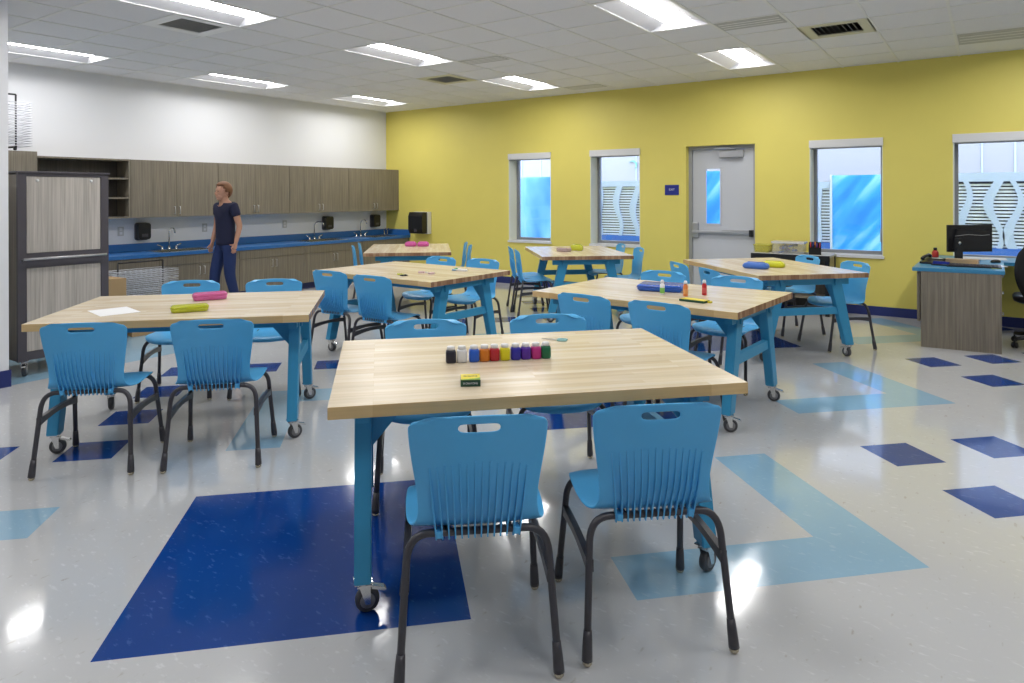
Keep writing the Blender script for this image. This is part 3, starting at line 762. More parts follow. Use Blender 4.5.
# ------------------------------------------------------------------ chair
def make_chair():
    t = thing('classroom_chair', 'x', 'chair')
    prof = [(.222, .418, .172), (.221, .432, .196), (.205, .447, .214), (.16, .457, .224), (.09, .457, .229), (.01, .451, .230), (-.07, .446, .227), (-.125, .447, .218), (-.158, .457, .204),
            (-.176, .480, .190), (-.183, .515, .186), (-.188, .56, .189), (-.194, .61, .196), (-.201, .66, .204), (-.207, .70, .210), (-.213, .738, .214), (-.217, .767, .216), (-.220, .791, .216), (-.2215, .801, .213), (-.223, .811, .203), (-.2245, .8185, .182)]
    ss = [-1, -.94, -.8, -.6, -.42, -.30, -.15, 0, .15, .30, .42, .6, .8, .94, 1]
    bm = nb(); G = []
    for i, (y, z, hw) in enumerate(prof):
        row = []
        bk = min(1, max(0, (z-.47)/.08)) if y < -.15 else 0
        for s in ss:
            q = 1-s*s
            yy = y-.034*q*bk+.010*bk; zz = z-.012*q*(1-bk)*(1 if y > -.15 else .5)
            if y > .10: yy -= .055*(s**4)*((y-.10)/.12); zz -= .006*s**4*((y-.10)/.12)
            if i >= len(prof)-6:
                w = (i-(len(prof)-6))/5; zz -= w*(.010*s*s+.020*s**6)
            row.append(bm.verts.new((s*hw, yy, zz)))
        G.append(row)
    hole_rows = (16,); seam = 9
    for i in range(len(prof)-1):
        for k in range(len(ss)-1):
            if i in hole_rows and 5 <= k <= 8: continue
            f = bm.faces.new((G[i][k], G[i][k+1], G[i+1][k+1], G[i+1][k])); f.smooth = True
    tmp = obj('tmp', bm, M['shell'])
    so = tmp.modifiers.new('s', 'SOLIDIFY'); so.thickness = .0075; so.offset = 0; so.use_even_offset = True
    sb = tmp.modifiers.new('b', 'SUBSURF'); sb.levels = 2; sb.render_levels = 2
    me = evalmesh(tmp, 'shell'); bpy.data.objects.remove(tmp)
    def sub(test, name, extra=None):
        b = bmesh.new(); b.from_mesh(me)
        bmesh.ops.delete(b, geom=[f for f in b.faces if not test(f.calc_center_median())], context='FACES')
        for f in b.faces: f.smooth = True
        if extra: extra(b)
        o = obj(name, b, M['shell'], t, fix=False); return o
    def ribs(b):
        def surf(z):
            for (y0, z0, _), (y1, z1, _) in zip(prof[9:], prof[10:]):
                if z0 <= z <= z1: return y0+(y1-y0)*(z-z0)/(z1-z0)
            return -.176+(.480-z)*.25
        for k in range(14):
            q = (k-6.5)/6.5; ln = .672-.02*q*q-.004*(k % 2)
            zs = [ln-(ln-.420)*i/7 for i in range(8)]
            inn, out = [], []
            for i, z in enumerate(zs):
                xs_ = q*(.152-.022*(i/7)); s = xs_/.2; off = -.034*(1-s*s)*min(1, max(0, (z-.47)/.08))+.010*min(1, max(0, (z-.47)/.08))
                ys_ = surf(z)+off
                d = .006+.013*(i/7)
                if z < .45: d *= .8
                inn.append((ys_+.004, z, xs_)); out.append((ys_-d, z-(.006 if i == 7 else 0), xs_))
            for i in range(7):
                vs = []
                for sx in (-.0022, .0022):
                    for p in (inn[i], out[i], out[i+1], inn[i+1]): vs.append(b.verts.new((p[2]+sx, p[0], p[1])))
                a = vs[:4]; c = vs[4:]
                b.faces.new(a); b.faces.new(c[::-1])
                for e in ((0, 1), (1, 2), (2, 3), (3, 0)):
                    b.faces.new((a[e[1]], a[e[0]], c[e[0]], c[e[1]]))
        for s in (-1, 1):   # moulded mounting ears at the base of the backrest
            box(b, s*.120-.010, s*.120+.010, -.190, -.15, .424, .446, bev=.004)
    isback = lambda c: c.y < -.150
    sub(isback, 'backrest', ribs); sub(lambda c: not isback(c), 'seat')
    for s in (-1, 1):
        for q, (fy, ky, ty, tz, kz) in enumerate([(-.238, -.188, -.168, .434, .36), (.238, .178, .15, .432, .36)]):
            foot = Vector((s*.243, fy, .02)); knee = Vector((s*.222, ky, kz))
            pts = [foot, foot.lerp(knee, .5)]+arc(knee, (s*.216, ty-.004*(1-2*q), tz+.004), (s*.145, ty, tz), 8)+[Vector((0, ty, tz))]
            bm = nb(); tube(bm, pts, .0122, 12)
            lg = obj('leg', bm, M['steel'], t)
            d = (knee-foot).normalized()
            bm = nb(); tube(bm, [foot-d*.004, foot+d*.012, foot+d*.055, foot+d*.085], [.0175, .0172, .0158, .0135], 12); obj('boot', bm, M['steel'], lg)
            bm = nb(); lathe(bm, [(0, 0), (.011, .001), (.0155, .007), (.0135, .014), (.008, .018)], (s*.243+s*.0, fy, 0), 12); obj('glide', bm, M['nickel'], lg)
        bm = nb(); x = s*.224; xi = s*.214
        up, lo = [], []
        for k in range(9):
            u = k/8; y = -.205+.40*u; zc = .295+.008*math.sin(PI*u)
            up.append((y, zc+.018)); lo.append((y, zc-.020+.012*math.sin(PI*u)))
        strip_prism(bm, up, lo, 'x', min(x-.011, x+.011), max(x-.011, x+.011)); bmesh.ops.remove_doubles(bm, verts=bm.verts[:], dist=1e-5)
        obj('side_brace', bm, M['steel'], t)
    for s in (-1, 1):
        bm = nb(); tube(bm, [(s*.10, -.165, .436), (s*.10, -.06, .434), (s*.10, .14, .436)], .009, 8); obj('seat_rail', bm, M['steel'], t)
    return t
chair0 = make_chair(); used = [False]
def chair(x, y, deg, label, group):
    rz = R(deg-90)
    if not used[0]:
        used[0] = True; chair0.location = (x, y, 0); chair0.rotation_euler = (0, 0, rz); chair0['label'] = label; chair0['group'] = group; return chair0
    return dup(chair0, (x, y, 0), rz, label, group)

# ------------------------------------------------------------------ tables
TL, TWD, TH, TT = 1.54, 1.075, .772, .043
def make_table():
    t = thing('work_table', 'x', 'table')
    bm = nb(); box(bm, -TL/2, TL/2, -TWD/2, TWD/2, TH-TT, TH, bev=.003); obj('tabletop', bm, M['maple'], t)
    zt = TH-TT-.001
    bm = nb(); box(bm, -.70, .70, -.285, -.255, zt-.07, zt); box(bm, -.70, .70, .255, .285, zt-.07, zt); obj('apron_rail', bm, M['teal'], t)
    for s in (-1, 1):
        x0, x1 = (s*.658-.03, s*.658+.03)
        bm = nb(); box(bm, x0+.005, x1-.005, -.40, .40, zt-.062, zt, bev=.003); box(bm, x0+.012, x1-.012, -.335, .335, .395, .46, bev=.003)
        obj('end_rail', bm, M['teal'], t)
        for q in (-1, 1):
            bm = nb()
            prism(bm, [(q*.215, zt-.03), (q*.325, zt-.03), (q*.452, .113), (q*.368, .113)], 'x', x0, x1)
            bmesh.ops.bevel(bm, geom=bm.edges[:], offset=.004, segments=2, affect='EDGES')
            lg = obj('leg', bm, M['teal'], t)
            bm = nb(); xi = x0 if s > 0 else x1
            prism(bm, [(xi-s*.16, zt-.002), (xi, zt-.002), (xi, zt-.19)], 'y', q*.27-.012, q*.27+.012); obj('gusset', bm, M['teal'], t)
            caster(t, (s*.658, q*.41, 0), .113, {(1, 1): R(20), (1, -1): R(30), (-1, 1): R(100), (-1, -1): R(8)}[(s, q)])
    return t
TB = {'t1': (-1.673, 2.459, 45.8), 't2': (-4.254, 2.493, 45.2), 't3': (-4.483, 4.764, -1.9), 't4': (-1.971, 4.731, -3.9),
      't5': (-4.303, 7.567, 131.2), 't7': (-6.403, 6.78, 131.6), 't6': (-1.816, 7.036, 135.3)}
tlab = {'t1': 'butcher block table in the foreground holding the row of paint jars', 't2': 'butcher block table at the left holding paper and two pencil cases',
        't3': 'butcher block table in the middle distance with scissors and glue on it', 't4': 'butcher block table holding the blue clear box and glue bottles',
        't5': 'butcher block table in front of the two windows near the corner', 't7': 'farthest butcher block table, beside the blue counter, with two pink cases',
        't6': 'butcher block table by the right window with blue and yellow pouches on it'}
tab0 = make_table(); first = True; TR = {}
for k, (x, y, a) in TB.items():
    if first: tab0.location = (x, y, 0); tab0.rotation_euler = (0, 0, R(a)); tab0['label'] = tlab[k]; tab0['group'] = 'work tables'; first = False
    else: dup(tab0, (x, y, 0), R(a), tlab[k], 'work tables')
def W_(k, e, n, z=TH):
    x, y, a = TB[k]; a = R(a)
    return (x+e*math.cos(a)-n*math.sin(a), y+e*math.sin(a)+n*math.cos(a), z)
CH = {
 't1': [(-.285, -.615, 132, 'turquoise chair in the foreground left, back to the camera below the black paint jar'), (.30, -.615, 132, 'turquoise chair in the foreground right, back to the camera, turned slightly left'),
        (-.365, .545, 313, 'turquoise chair across the foreground table, behind the left paint jars'), (.31, .57, 313, 'turquoise chair across the foreground table, behind the pale scissors')],
 't2': [(-.349, -.572, 133, 'leftmost turquoise chair, back to the camera, at the table with white paper'), (.297, -.60, 134, 'turquoise chair in front of the yellow pencil case, back to the camera'),
        (-.285, .76, 315, 'turquoise chair behind the pink pencil case, in front of the drying rack'), (.345, .72, 315, 'turquoise chair across the left table, right of the pink pencil case')],
 't3': [(-.34, -.48, 93, 'turquoise chair at the left end of the middle table, back to the camera'), (.25, -.51, 93, 'second turquoise chair on the near side of the middle table, right of the other'),
        (-.40, .64, -92, 'turquoise chair on the far side of the middle table, left one'), (.135, .70, -92, 'turquoise chair on the far side of the middle table, right one near the table end')],
 't4': [(-.225, -.47, 84, 'turquoise chair with its back at the near left corner of the blue box table'), (.325, -.47, 85, 'turquoise chair with its back in front of the glue bottles'),
        (-.42, .66, -95, 'turquoise chair behind the blue clear box'), (.23, .66, -95, 'turquoise chair behind the red glue bottle')],
 't5': [(.25, .57, 41, 'farther turquoise chair left of the window table, side view'), (-.20, .54, 41, 'nearer turquoise chair left of the window table, side view'),
        (.50, -.52, 221, 'farther turquoise chair right of the window table, below the second window'), (-.19, -.56, 221, 'nearer turquoise chair right of the window table')],
 't7': [(-.03, .51, 47, 'nearer turquoise chair left of the farthest table, against the base cabinets'), (.48, .48, 47, 'farther turquoise chair left of the farthest table'),
        (.34, -.55, 221, 'farther turquoise chair right of the farthest table by the yellow wall'), (-.21, -.58, 221, 'nearer turquoise chair right of the farthest table by the yellow wall')],
 't6': [(.09, .68, 45, 'farther turquoise chair at the left side of the pouch table, below the door'), (-.50, .65, 45, 'nearer turquoise chair at the left side of the pouch table'),
        (.46, -.54, 225, 'turquoise chair between the pouch table and the side table'), (-.25, -.58, 225, 'rightmost turquoise chair, side view against the yellow wall')]}
gl = {'t1': 'chairs around the foreground table', 't2': 'chairs around the left table', 't3': 'chairs around the middle table', 't4': 'chairs around the glue bottle table', 't5': 'chairs around the window table', 't7': 'chairs around the farthest table', 't6': 'chairs around the pouch table'}
for k, l in CH.items():
    for e, n, a, lab in l:
        x, y, _ = W_(k, e, n); chair(x, y, a, lab, gl[k])

# ------------------------------------------------------------------ small things on the tables
cols = [('black', (.015, .015, .03)), ('white', (.72, .72, .72)), ('blue', (.01, .10, .55)), ('orange', (.60, .17, .01)), ('red', (.42, .01, .02)), ('yellow', (.68, .60, .005)),
        ('deep blue', (.02, .015, .30)), ('purple', (.075, .015, .30)), ('magenta', (.45, .02, .20)), ('green', (.005, .13, .055))]
je = [-.300, -.253, -.201, -.156, -.113, -.067, -.020, .025, .070, .114]
for (cn, c), e in zip(cols, je):
    t = thing('paint_jar', '%s paint jar with white lid in the row on the foreground table' % cn, 'paint jar', W_('t1', e, -.003), R(45), 'paint jars in a row')
    m = plain('paint_'+cn.replace(' ', '_'), c, .3)
    bm = nb()
    pts = []
    for z, k in ((0, .8), (.002, .92), (.006, 1), (.044, 1), (.051, .9), (.054, .78)):
        pts.append([bm.verts.new((p[0]*k, p[1]*k, z)) for p in rounded(.0435, .0435, .013)])
    n = len(pts[0])
    for a, b in zip(pts, pts[1:]):
        for i in range(n): bm.faces.new((a[i], a[(i+1) % n], b[(i+1) % n], b[i])).smooth = True
    bm.faces.new(pts[0][::-1]); bm.faces.new(pts[-1])
    obj('jar', bm, m, t)
    bm = nb(); lathe(bm, [(.0155, .0542), (.0165, .056), (.0165, .067), (.0145, .069), (0, .0692)], n=18); obj('lid', bm, M['white_metal'], t)
# crayon box
t = thing('crayon_box', 'small yellow and green crayon box on the foreground table', 'crayon box', W_('t1', -.262, -.35), R(39.5))
mg = plain('crayon_box_green', (.005, .055, .03), .4); my = plain('crayon_box_yellow', (.75, .62, .02), .4)
bm = nb(); box(bm, -.037, .037, -.036, .050, 0, .0245, bev=.0012); obj('carton', bm, mg, t)
bm = nb(); box(bm, -.036, .036, -.034, .049, .0246, .0252); obj('yellow_top', bm, my, t)
bm = nb(); prism(bm, [(-.036, -.034), (.036, -.034), (.036, -.004), (.02, -.016), (-.036, -.028)], 'z', .0253, .0257); obj('green_swoosh', bm, plain('crayon_box_lime', (.2, .4, .03), .4), t)
text_mesh('Crayola', .017, 'lettering', M['signblue'], t, Matrix.Translation((0, .018, .0256)), .0003)
text_mesh('8 CRAYONS', .010, 'front_lettering', M['signtext'], t, Matrix.Translation((.0, -.0364, .012)) @ Matrix.Rotation(R(90), 4, 'X'), .0003)
# scissors on foreground table (pale handles)
def scissors(loc, rot, mh, lab):
    t = thing('scissors', lab, 'scissors', loc, rot)
    for s in (-1, 1):
        bm = nb(); pts = [(.0+.018*math.cos(a)*1.25+.028, s*.013+.010*math.sin(a), .005) for a in [2*PI*k/14 for k in range(15)]]
        tube(bm, pts, .0035, 6, cap=False); obj('handle', bm, mh, t)
        bm = nb(); prism(bm, [(.0, s*.001), (.006, s*.010), (-.06, s*.003), (-.075, 0), (-.06, -s*.001)], 'z', .004+.001*(s+1), .0052+.001*(s+1)); obj('blade', bm, M['satin'], t)
scissors(W_('t1', .25, .33), R(20), plain('aqua_handle', (.25, .5, .5), .4), 'pale aqua scissors lying on the foreground table right of the green jar')
# paper and cases on table 2
bm = nb(); box(bm, -.11, .11, -.14, .14, 0, .0012)
tag(obj('paper_sheet', bm, M['paper']), 'sheet of white paper lying on the left table', 'paper', W_('t2', -.425, -.18, TH+.0005), R(80))
def case(loc, rot, w, d, h, m, lab, cat='pencil case', nm='pencil_case', rc=.28):
    t = thing(nm, lab, cat, loc, rot)
    def shell(z0, z1, k0, k1):
        bm = nb(); rr = []
        for z, k in ((z0, k0-.05), (z0+.003, k0), (z1-.004, k1), (z1, k1-.06)):
            rr.append([bm.verts.new((p[0]*k, p[1]*k, z)) for p in rounded(w, d, min(w, d)*rc)])
        n = len(rr[0])
        for a, b in zip(rr, rr[1:]):
            for i in range(n): bm.faces.new((a[i], a[(i+1) % n], b[(i+1) % n], b[i])).smooth = True
        bm.faces.new(rr[0][::-1]); bm.faces.new(rr[-1]); return bm
    obj('tray', shell(0.001, h*.55, .93, 1), m, t); obj('lid', shell(h*.56, h, 1.02, .95), m, t)
    bm = nb(); box(bm, -w*.08, w*.08, -d/2-.006, -d/2+.002, h*.42, h*.68, bev=.0015); obj('latch', bm, m, t)
    for k in range(5):
        c = [(.6, .05, .05), (.05, .2, .6), (.1, .4, .1), (.7, .4, .05), (.1, .05, .2)][k]
        bm = nb(); y = (-.3+.15*k)*d; tube(bm, [(-w*.38, y, h*.35), (w*.36, y*.7, h*.38)], .004, 6); obj('crayon', bm, plain('crayon_%d' % k, c, .5), t)
    return t
case(W_('t2', .035, -.27), R(62), .215, .085, .042, M['lime'], 'yellow translucent pencil case on the left table')
case(W_('t2', .035, .22), R(66), .22, .09, .05, M['pink'], 'pink translucent pencil case on the left table')
# table 3
t = thing('craft_scissors', 'black and yellow scissors lying on the middle table', 'scissors', W_('t3', .22, -.33), R(-25))
bm = nb(); box(bm, -.07, .02, -.018, .018, 0, .012, bev=.003); obj('sheath', bm, M['lime'], t)
for s in (-1, 1):
    bm = nb(); tube(bm, [(.045+.028*math.cos(a), s*.016+.014*math.sin(a), .006) for a in [2*PI*k/12 for k in range(13)]], .005, 6, cap=False); obj('handle', bm, M['black'], t)
for q, (e, n) in enumerate([(.24, -.10), (.37, -.11)]):
    t = thing('eraser_cap', ['small pinkish white craft piece on the middle table, left one', 'small pinkish white craft piece on the middle table, right one'][q], 'craft piece', W_('t3', e, n), R(30+60*q), 'small craft pieces')
    bm = nb(); box(bm, -.03, .03, -.015, .015, 0, .016, bev=.005); obj('body', bm, plain('pale_pink', (.72, .52, .55), .5), t)
    bm = nb(); tube(bm, [(.02, .02, .005), (.045, .035, .005)], .005, 6); obj('tip', bm, M['paper'], t)
for q, (e, n, a, gm) in enumerate([(.40, .27, -8, 'green_cap'), (.43, .22, 5, None)]):
    t = thing('marker', ['marker with a green cap lying at the middle table end', 'pale marker lying beside the green capped marker'][q], 'marker', W_('t3', e, n), R(a), 'markers on the middle table')
    bm = nb(); tube(bm, [(-.05, 0, .009), (.06, 0, .009), (.075, 0, .009)], [.008, .008, .005], 10); obj('barrel', bm, M['paper'], t)
    bm = nb(); tube(bm, [(-.095, 0, .009), (-.05, 0, .009)], .009, 10); obj('cap', bm, plain('marker_cap_%d' % q, (.01, .3, .1) if q == 0 else (.3, .5, .7), .4), t)
# table 4
t = case(W_('t4', -.03, .07), R(12), .33, .22, .05, M['blueclear'], 'blue clear storage box on the right middle table', 'box', 'storage_box', .08)
def bottle(loc, mb, mc, lab, h=.072, r=.0165):
    t = thing('glue_bottle', lab, 'bottle', loc, 0, 'glue bottles')
    bm = nb(); lathe(bm, [(r*.9, 0), (r, .004), (r, h), (r*.7, h+.008), (r*.45, h+.012)], n=16); obj('body', bm, mb, t)
    bm = nb(); lathe(bm, [(r*1.005, h*.2), (r*1.03, h*.21), (r*1.03, h*.72), (r*1.005, h*.73)], n=16); obj('wrap', bm, mc, t)
    bm = nb(); lathe(bm, [(r*.8, h+.0125), (r*.8, h+.022), (r*.5, h+.035), (0, h+.036)], n=16); obj('cap', bm, M['white_metal'], t)
bottle(W_('t4', .085, -.15), M['paper'], plain('green_print', (.2, .5, .1), .5), 'white glue bottle with green print in front of the blue box')
bottle(W_('t4', .234, -.094), plain('orange_glue', (.75, .22, .05), .4), plain('orange_label', (.8, .35, .12), .4), 'orange glue bottle between the white and red ones')
bottle(W_('t4', .318, .031), plain('red_glue', (.5, .01, .015), .4), plain('red_label', (.6, .1, .1), .4), 'red glue bottle with white cap beside the orange one')
t = thing('pencil_pack', 'flat dark green and yellow pencil pack on the right middle table', 'pencil pack', W_('t4', .385, -.29), R(-10))
bm = nb(); box(bm, -.09, .09, -.04, .04, 0, .014, bev=.002); obj('carton', bm, mg, t)
bm = nb(); box(bm, -.085, .089, -.032, .036, .0142, .0156); obj('yellow_top', bm, my, t)
bm = nb(); box(bm, .05, .11, .01, .04, .0, .011, bev=.002); obj('tab', bm, my, t)
# table 5, 6, 7
case(W_('t5', -.10, .16), R(-5), .17, .11, .05, clearplastic('clear_rose', (.55, .42, .42), .8), 'clear lidded box of crayons on the window table', 'box', 'crayon_tub', .15)
def pouch(loc, rot, w, d, h, m, lab, grp=None):
    t = thing('pouch', lab, 'pouch', loc, rot, grp)
    bm = nb(); rr = []
    for z, k in ((0.001, .86), (h*.2, .98), (h*.5, 1.0), (h*.8, .9), (h*.97, .66)):
        rr.append([bm.verts.new((p[0]*k*(1+.03*math.sin(i*1.7+z*90)), p[1]*k*(1+.05*math.cos(i*2.1+z*70)), z)) for i, p in enumerate(rounded(w, d, min(w, d)*.35))])
    n = len(rr[0])
    for a, b in zip(rr, rr[1:]):
        for i in range(n): bm.faces.new((a[i], a[(i+1) % n], b[(i+1) % n], b[i])).smooth = True
    bm.faces.new(rr[0][::-1]); bm.faces.new(rr[-1]); obj('body', bm, m, t)
    bm = nb(); tube(bm, [(-w*.34, 0, h+.0005), (w*.34, 0, h+.0005)], .004, 6); obj('zip', bm, m, t)
    return t
pouch(W_('t5', .03, -.03), R(10), .16, .11, .075, M['lime'], 'yellow pouch on the window table beside the clear box')
pouch(W_('t6', -.23, .25), R(-5), .24, .13, .06, plain('blue_pouch', (.05, .16, .55), .45), 'blue pouch on the table by the right window')
pouch(W_('t6', -.165, .03), R(5), .21, .12, .06, plain('yellow_pouch', (.6, .6, .01), .45), 'yellow pouch touching the blue one by the right window')
pouch(W_('t7', .28, -.01), R(20), .16, .10, .065, plain('pink_pouch', (.62, .1, .35), .5), 'left pink pouch on the farthest table', 'pink pouches')
pouch(W_('t7', .25, -.18), R(30), .16, .10, .065, plain('pink_pouch_b', (.62, .1, .35), .5), 'right pink pouch on the farthest table', 'pink pouches')

# ------------------------------------------------------------------ side table by the yellow wall
sx0, sx1, sy0, sy1, sz = -2.50, -1.58, 8.93, 9.36, .735
t = thing('side_table', 'low storage unit with dark edges by the yellow wall, right of the door', 'side table', ((sx0+sx1)/2, (sy0+sy1)/2, 0))
w, d = (sx1-sx0)/2, (sy1-sy0)/2
bm = nb(); box(bm, -w, w, -d, d, sz-.03, sz-.002, bev=.002); obj('top', bm, M['ventgrey'], t)
bm = nb(); box(bm, -w-.004, w+.004, -d-.004, -d+.002, sz-.07, sz-.004); obj('edge_band', bm, M['black'], t)
for s in (-1, 1):
    bm = nb(); box(bm, s*(w-.03)-.02, s*(w-.03)+.02, -d+.06, d-.05, 0, sz-.031); obj('side_panel', bm, M['tan'], t)
    for q in (-1, 1):
        bm = nb(); box(bm, s*(w-.025)-.024, s*(w-.025)+.024, q*(d-.03)-.024, q*(d-.03)+.024, 0, sz-.031); obj('leg', bm, M['black'], t)
bm = nb(); box(bm, -w+.05, w-.05, d-.05, d-.035, .05, sz-.04); obj('back_panel', bm, M['lam_dark'], t)
bm = nb(); box(bm, -w+.05, w-.05, -d+.03, d-.06, .2, .22); obj('shelf', bm, M['lam'], t)
def tub(loc, w, d, h):
    t = thing('storage_tub', 'clear plastic tub full of supplies on the side table', 'box', loc, R(3))
    bm = nb()
    for s in (-1, 1): box(bm, s*w/2-.002, s*w/2+.002, -d/2, d/2, 0.001, h); box(bm, -w/2, w/2, s*d/2-.002, s*d/2+.002, .001, h)
    box(bm, -w/2, w/2, -d/2, d/2, .001, .004); obj('bin', bm, M['clear'], t)
    bm = nb(); box(bm, -w/2-.015, w/2+.015, -d/2-.015, d/2+.015, h, h+.025, bev=.006); obj('lid', bm, clearplastic('frosted_lid', (.75, .74, .78), .8), t)
    for k in range(26):
        bm = nb(); a = random.uniform(0, PI); cx_, cy_ = random.uniform(-.6, .6)*w/2, random.uniform(-.6, .6)*d/2; z = .012+h*.78*(k/26)
        l = .03; tube(bm, [(cx_-l*math.cos(a), cy_-l*math.sin(a), z), (cx_+l*math.cos(a), cy_+l*math.sin(a), z+.01)], .012, 6)
        obj('supply', bm, plain('supply_%d' % k, random.choice([(.4, .12, .08), (.25, .25, .08), (.1, .15, .35), (.45, .35, .25), (.2, .12, .08), (.5, .45, .35)]), .5), t)
tub((-2.08, 9.12, sz-.002), .36, .24, .125)
t = thing('mesh_organizer', 'black mesh organizer with markers and scissors on the side table', 'organizer', (-1.77, 9.08, sz-.002), R(10))
bm = nb(); box(bm, -.07, .07, -.06, -.056, .0005, .09); box(bm, -.07, .07, .056, .06, .0005, .15); box(bm, -.07, -.066, -.06, .06, .0005, .12); box(bm, .066, .07, -.06, .06, .0005, .12); box(bm, -.002, .002, -.06, .06, .0005, .12); box(bm, -.07, .07, -.06, .06, .0005, .004)
obj('holder', bm, M['blackmesh'], t)
for k in range(7):
    x = -.05+.016*k; bm = nb(); tube(bm, [(x, .02*math.sin(k), .006), (x+.02*math.sin(k*2.2), .03*math.cos(k), .15+.02*math.sin(k*3))], .006, 6)
    obj('marker', bm, plain('mk_%d' % k, [(.6, .02, .02), (.02, .05, .4), (.02, .02, .02), (.7, .2, .02), (.1, .02, .3), (.02, .02, .02), (.6, .05, .1)][k], .4), t)
t = thing('plastic_bin', 'translucent yellow bin on the side table left of the clear tub', 'bin', (-2.40, 9.14, sz-.002), 0)
bm = nb(); prism(bm, [(-.08, 0.001), (.08, 0.001), (.10, .09), (-.10, .09)], 'y', -.10, .10); obj('bin', bm, clearplastic('yellow_clear', (.55, .52, .06), .45), t)
bm = nb(); box(bm, -.108, .108, -.108, .108, .09, .1, bev=.004); obj('lid', bm, clearplastic('yellow_lid', (.62, .6, .1), .6), t)

# ------------------------------------------------------------------ teacher desk
DZ = .765
t = thing('computer_desk', 'blue topped desk with grey-brown side panel under the monitor', 'desk', (0, 0, 0))
bm = nb(); prism(bm, [(-.62, 7.70), (.115, 7.75), (.115, 8.76), (1.7, 8.76), (1.7, YW-.015), (-.60, YW-.015)], 'z', DZ-.035, DZ)
bmesh.ops.bevel(bm, geom=bm.edges[:], offset=.003, segments=2, affect='EDGES'); obj('desk_top', bm, M['bluetop'], t)
bm = nb(); prism(bm, [(-.55, 7.712), (.09, 7.745), (.088, 7.77), (-.551, 7.737)], 'z', 0, DZ-.036); obj('end_panel', bm, M['lam'], t)
bm = nb(); box(bm, -.585, -.56, 7.76, YW-.03, .24, DZ-.036); obj('modesty_panel', bm, M['lam'], t)
bm = nb(); box(bm, -.35, .06, 7.80, 8.30, .02, DZ-.037); obj('pedestal', bm, M['lam'], t)
for z0, z1 in ((.03, .36), (.37, .56), (.57, .72)):
    bm = nb(); box(bm, .061, .08, 7.80, 8.30, z0, z1, bev=.002); dr = obj('drawer', bm, M['lam'], t)
    bm = nb(); tube(bm, [(.08, 7.98, z1-.03), (.105, 7.98, z1-.03), (.105, 8.12, z1-.03), (.08, 8.12, z1-.03)], .005, 6); obj('handle', bm, M['satin'], dr)
bm = nb(); box(bm, 1.66, 1.69, 8.80, YW-.03, 0, DZ-.036); obj('wing_panel', bm, M['lam'], t)
# monitor, seen from behind
t = thing('computer_monitor', 'black computer monitor seen from behind on the blue desk', 'monitor', (-.17, 8.68, DZ), R(38))
bm = nb(); box(bm, -.245, .245, -.0, .02, .10, .385, bev=.006); prism(bm, [(-.20, .13), (.20, .13), (.16, .34), (-.16, .34)], 'y', -.03, 0); obj('housing', bm, M['black'], t)
bm = nb(); box(bm, -.232, .232, .0201, .0212, .118, .372); obj('screen', bm, M['frame_dark'], t)
bm = nb(); tube(bm, [(-.19, -.034, .27), (-.05, -.037, .285), (.1, -.036, .275), (.19, -.034, .282)], .002, 5); obj('cable', bm, M['ventgrey'], t)
bm = nb(); box(bm, -.195, -.125, -.065, -.031, .005, .25, bev=.006); st = obj('stand_column', bm, M['black'], t)
bm = nb(); lathe(bm, [(.014, 0), (.014, .002), (0, .002)], n=18, mat=Matrix.Translation((-.16, -.066, .20)) @ Matrix.Rotation(R(90), 4, 'X')); obj('badge', bm, M['satin'], st)
bm = nb(); prism(bm, [(p[0]-.12, p[1]) for p in rounded(.25, .19, .04)], 'z', 0.001, .012); obj('stand_base', bm, M['satin'], t)
# desk things
t = thing('keyboard', 'black keyboard lying along the front of the desk', 'keyboard', (-.13, 8.02, DZ), R(3))
bm = nb(); prism(bm, [(-.07, 0.001), (.07, 0.001), (.07, .024), (-.07, .012)], 'x', -.22, .22); obj('case', bm, M['black'], t)
bm = nb()
for r_ in range(5):
    for c_ in range(14): box(bm, -.205+c_*.029, -.205+c_*.029+.024, -.056+r_*.023, -.056+r_*.023+.019, .0155+r_*.0018, .0195+r_*.0019)
obj('keys', bm, M['frame_dark'], t)
t = thing('computer_mouse', 'black mouse on the blue desk right of the monitor', 'mouse', (.05, 8.66, DZ), R(40))
bm = nb(); lathe(bm, [(0, .001), (.03, .001), (.034, .01), (.028, .024), (.014, .032), (0, .034)], n=18, mat=Matrix.Scale(1.6, 4, (1, 0, 0))); obj('shell', bm, M['black'], t)
bm = nb(); box(bm, .018, .034, -.003, .003, .026, .033, bev=.001); obj('wheel', bm, M['ventgrey'], t)
t = thing('desk_phone', 'black desk telephone at the left end of the desk', 'telephone', (-.48, 8.20, DZ), R(-20))
bm = nb(); prism(bm, [(-.09, .001), (.09, .001), (.09, .055), (-.09, .02)], 'x', -.085, .085); obj('base', bm, M['black'], t)
bm = nb(); tube(bm, [(-.06, -.08, .05), (-.06, -.06, .065), (-.06, .06, .085), (-.06, .085, .07)], [.02, .016, .016, .02], 10); obj('handset', bm, M['black'], t)
bm = nb(); box(bm, -.02, .07, .03, .075, .05, .056); obj('display', bm, M['ventgrey'], t)
t = thing('stapler', 'dark stapler with a white stripe on the desk front corner', 'stapler', (-.40, 8.02, DZ), R(-12))
bm = nb(); box(bm, -.08, .08, -.018, .018, 0.001, .012, bev=.003); obj('base', bm, M['black'], t)
bm = nb(); prism(bm, [(-.07, .014), (.075, .02), (.075, .04), (-.06, .045)], 'y', -.016, .016); obj('arm', bm, M['signblue'], t)
t = thing('wooden_tray', 'small tan wooden box lying between the phone and keyboard', 'box', (-.23, 8.33, DZ), R(-8))
bm = nb(); box(bm, -.14, .14, -.05, .05, .001, .045, bev=.003); obj('body', bm, plain('tan_wood', (.42, .28, .14), .5), t)
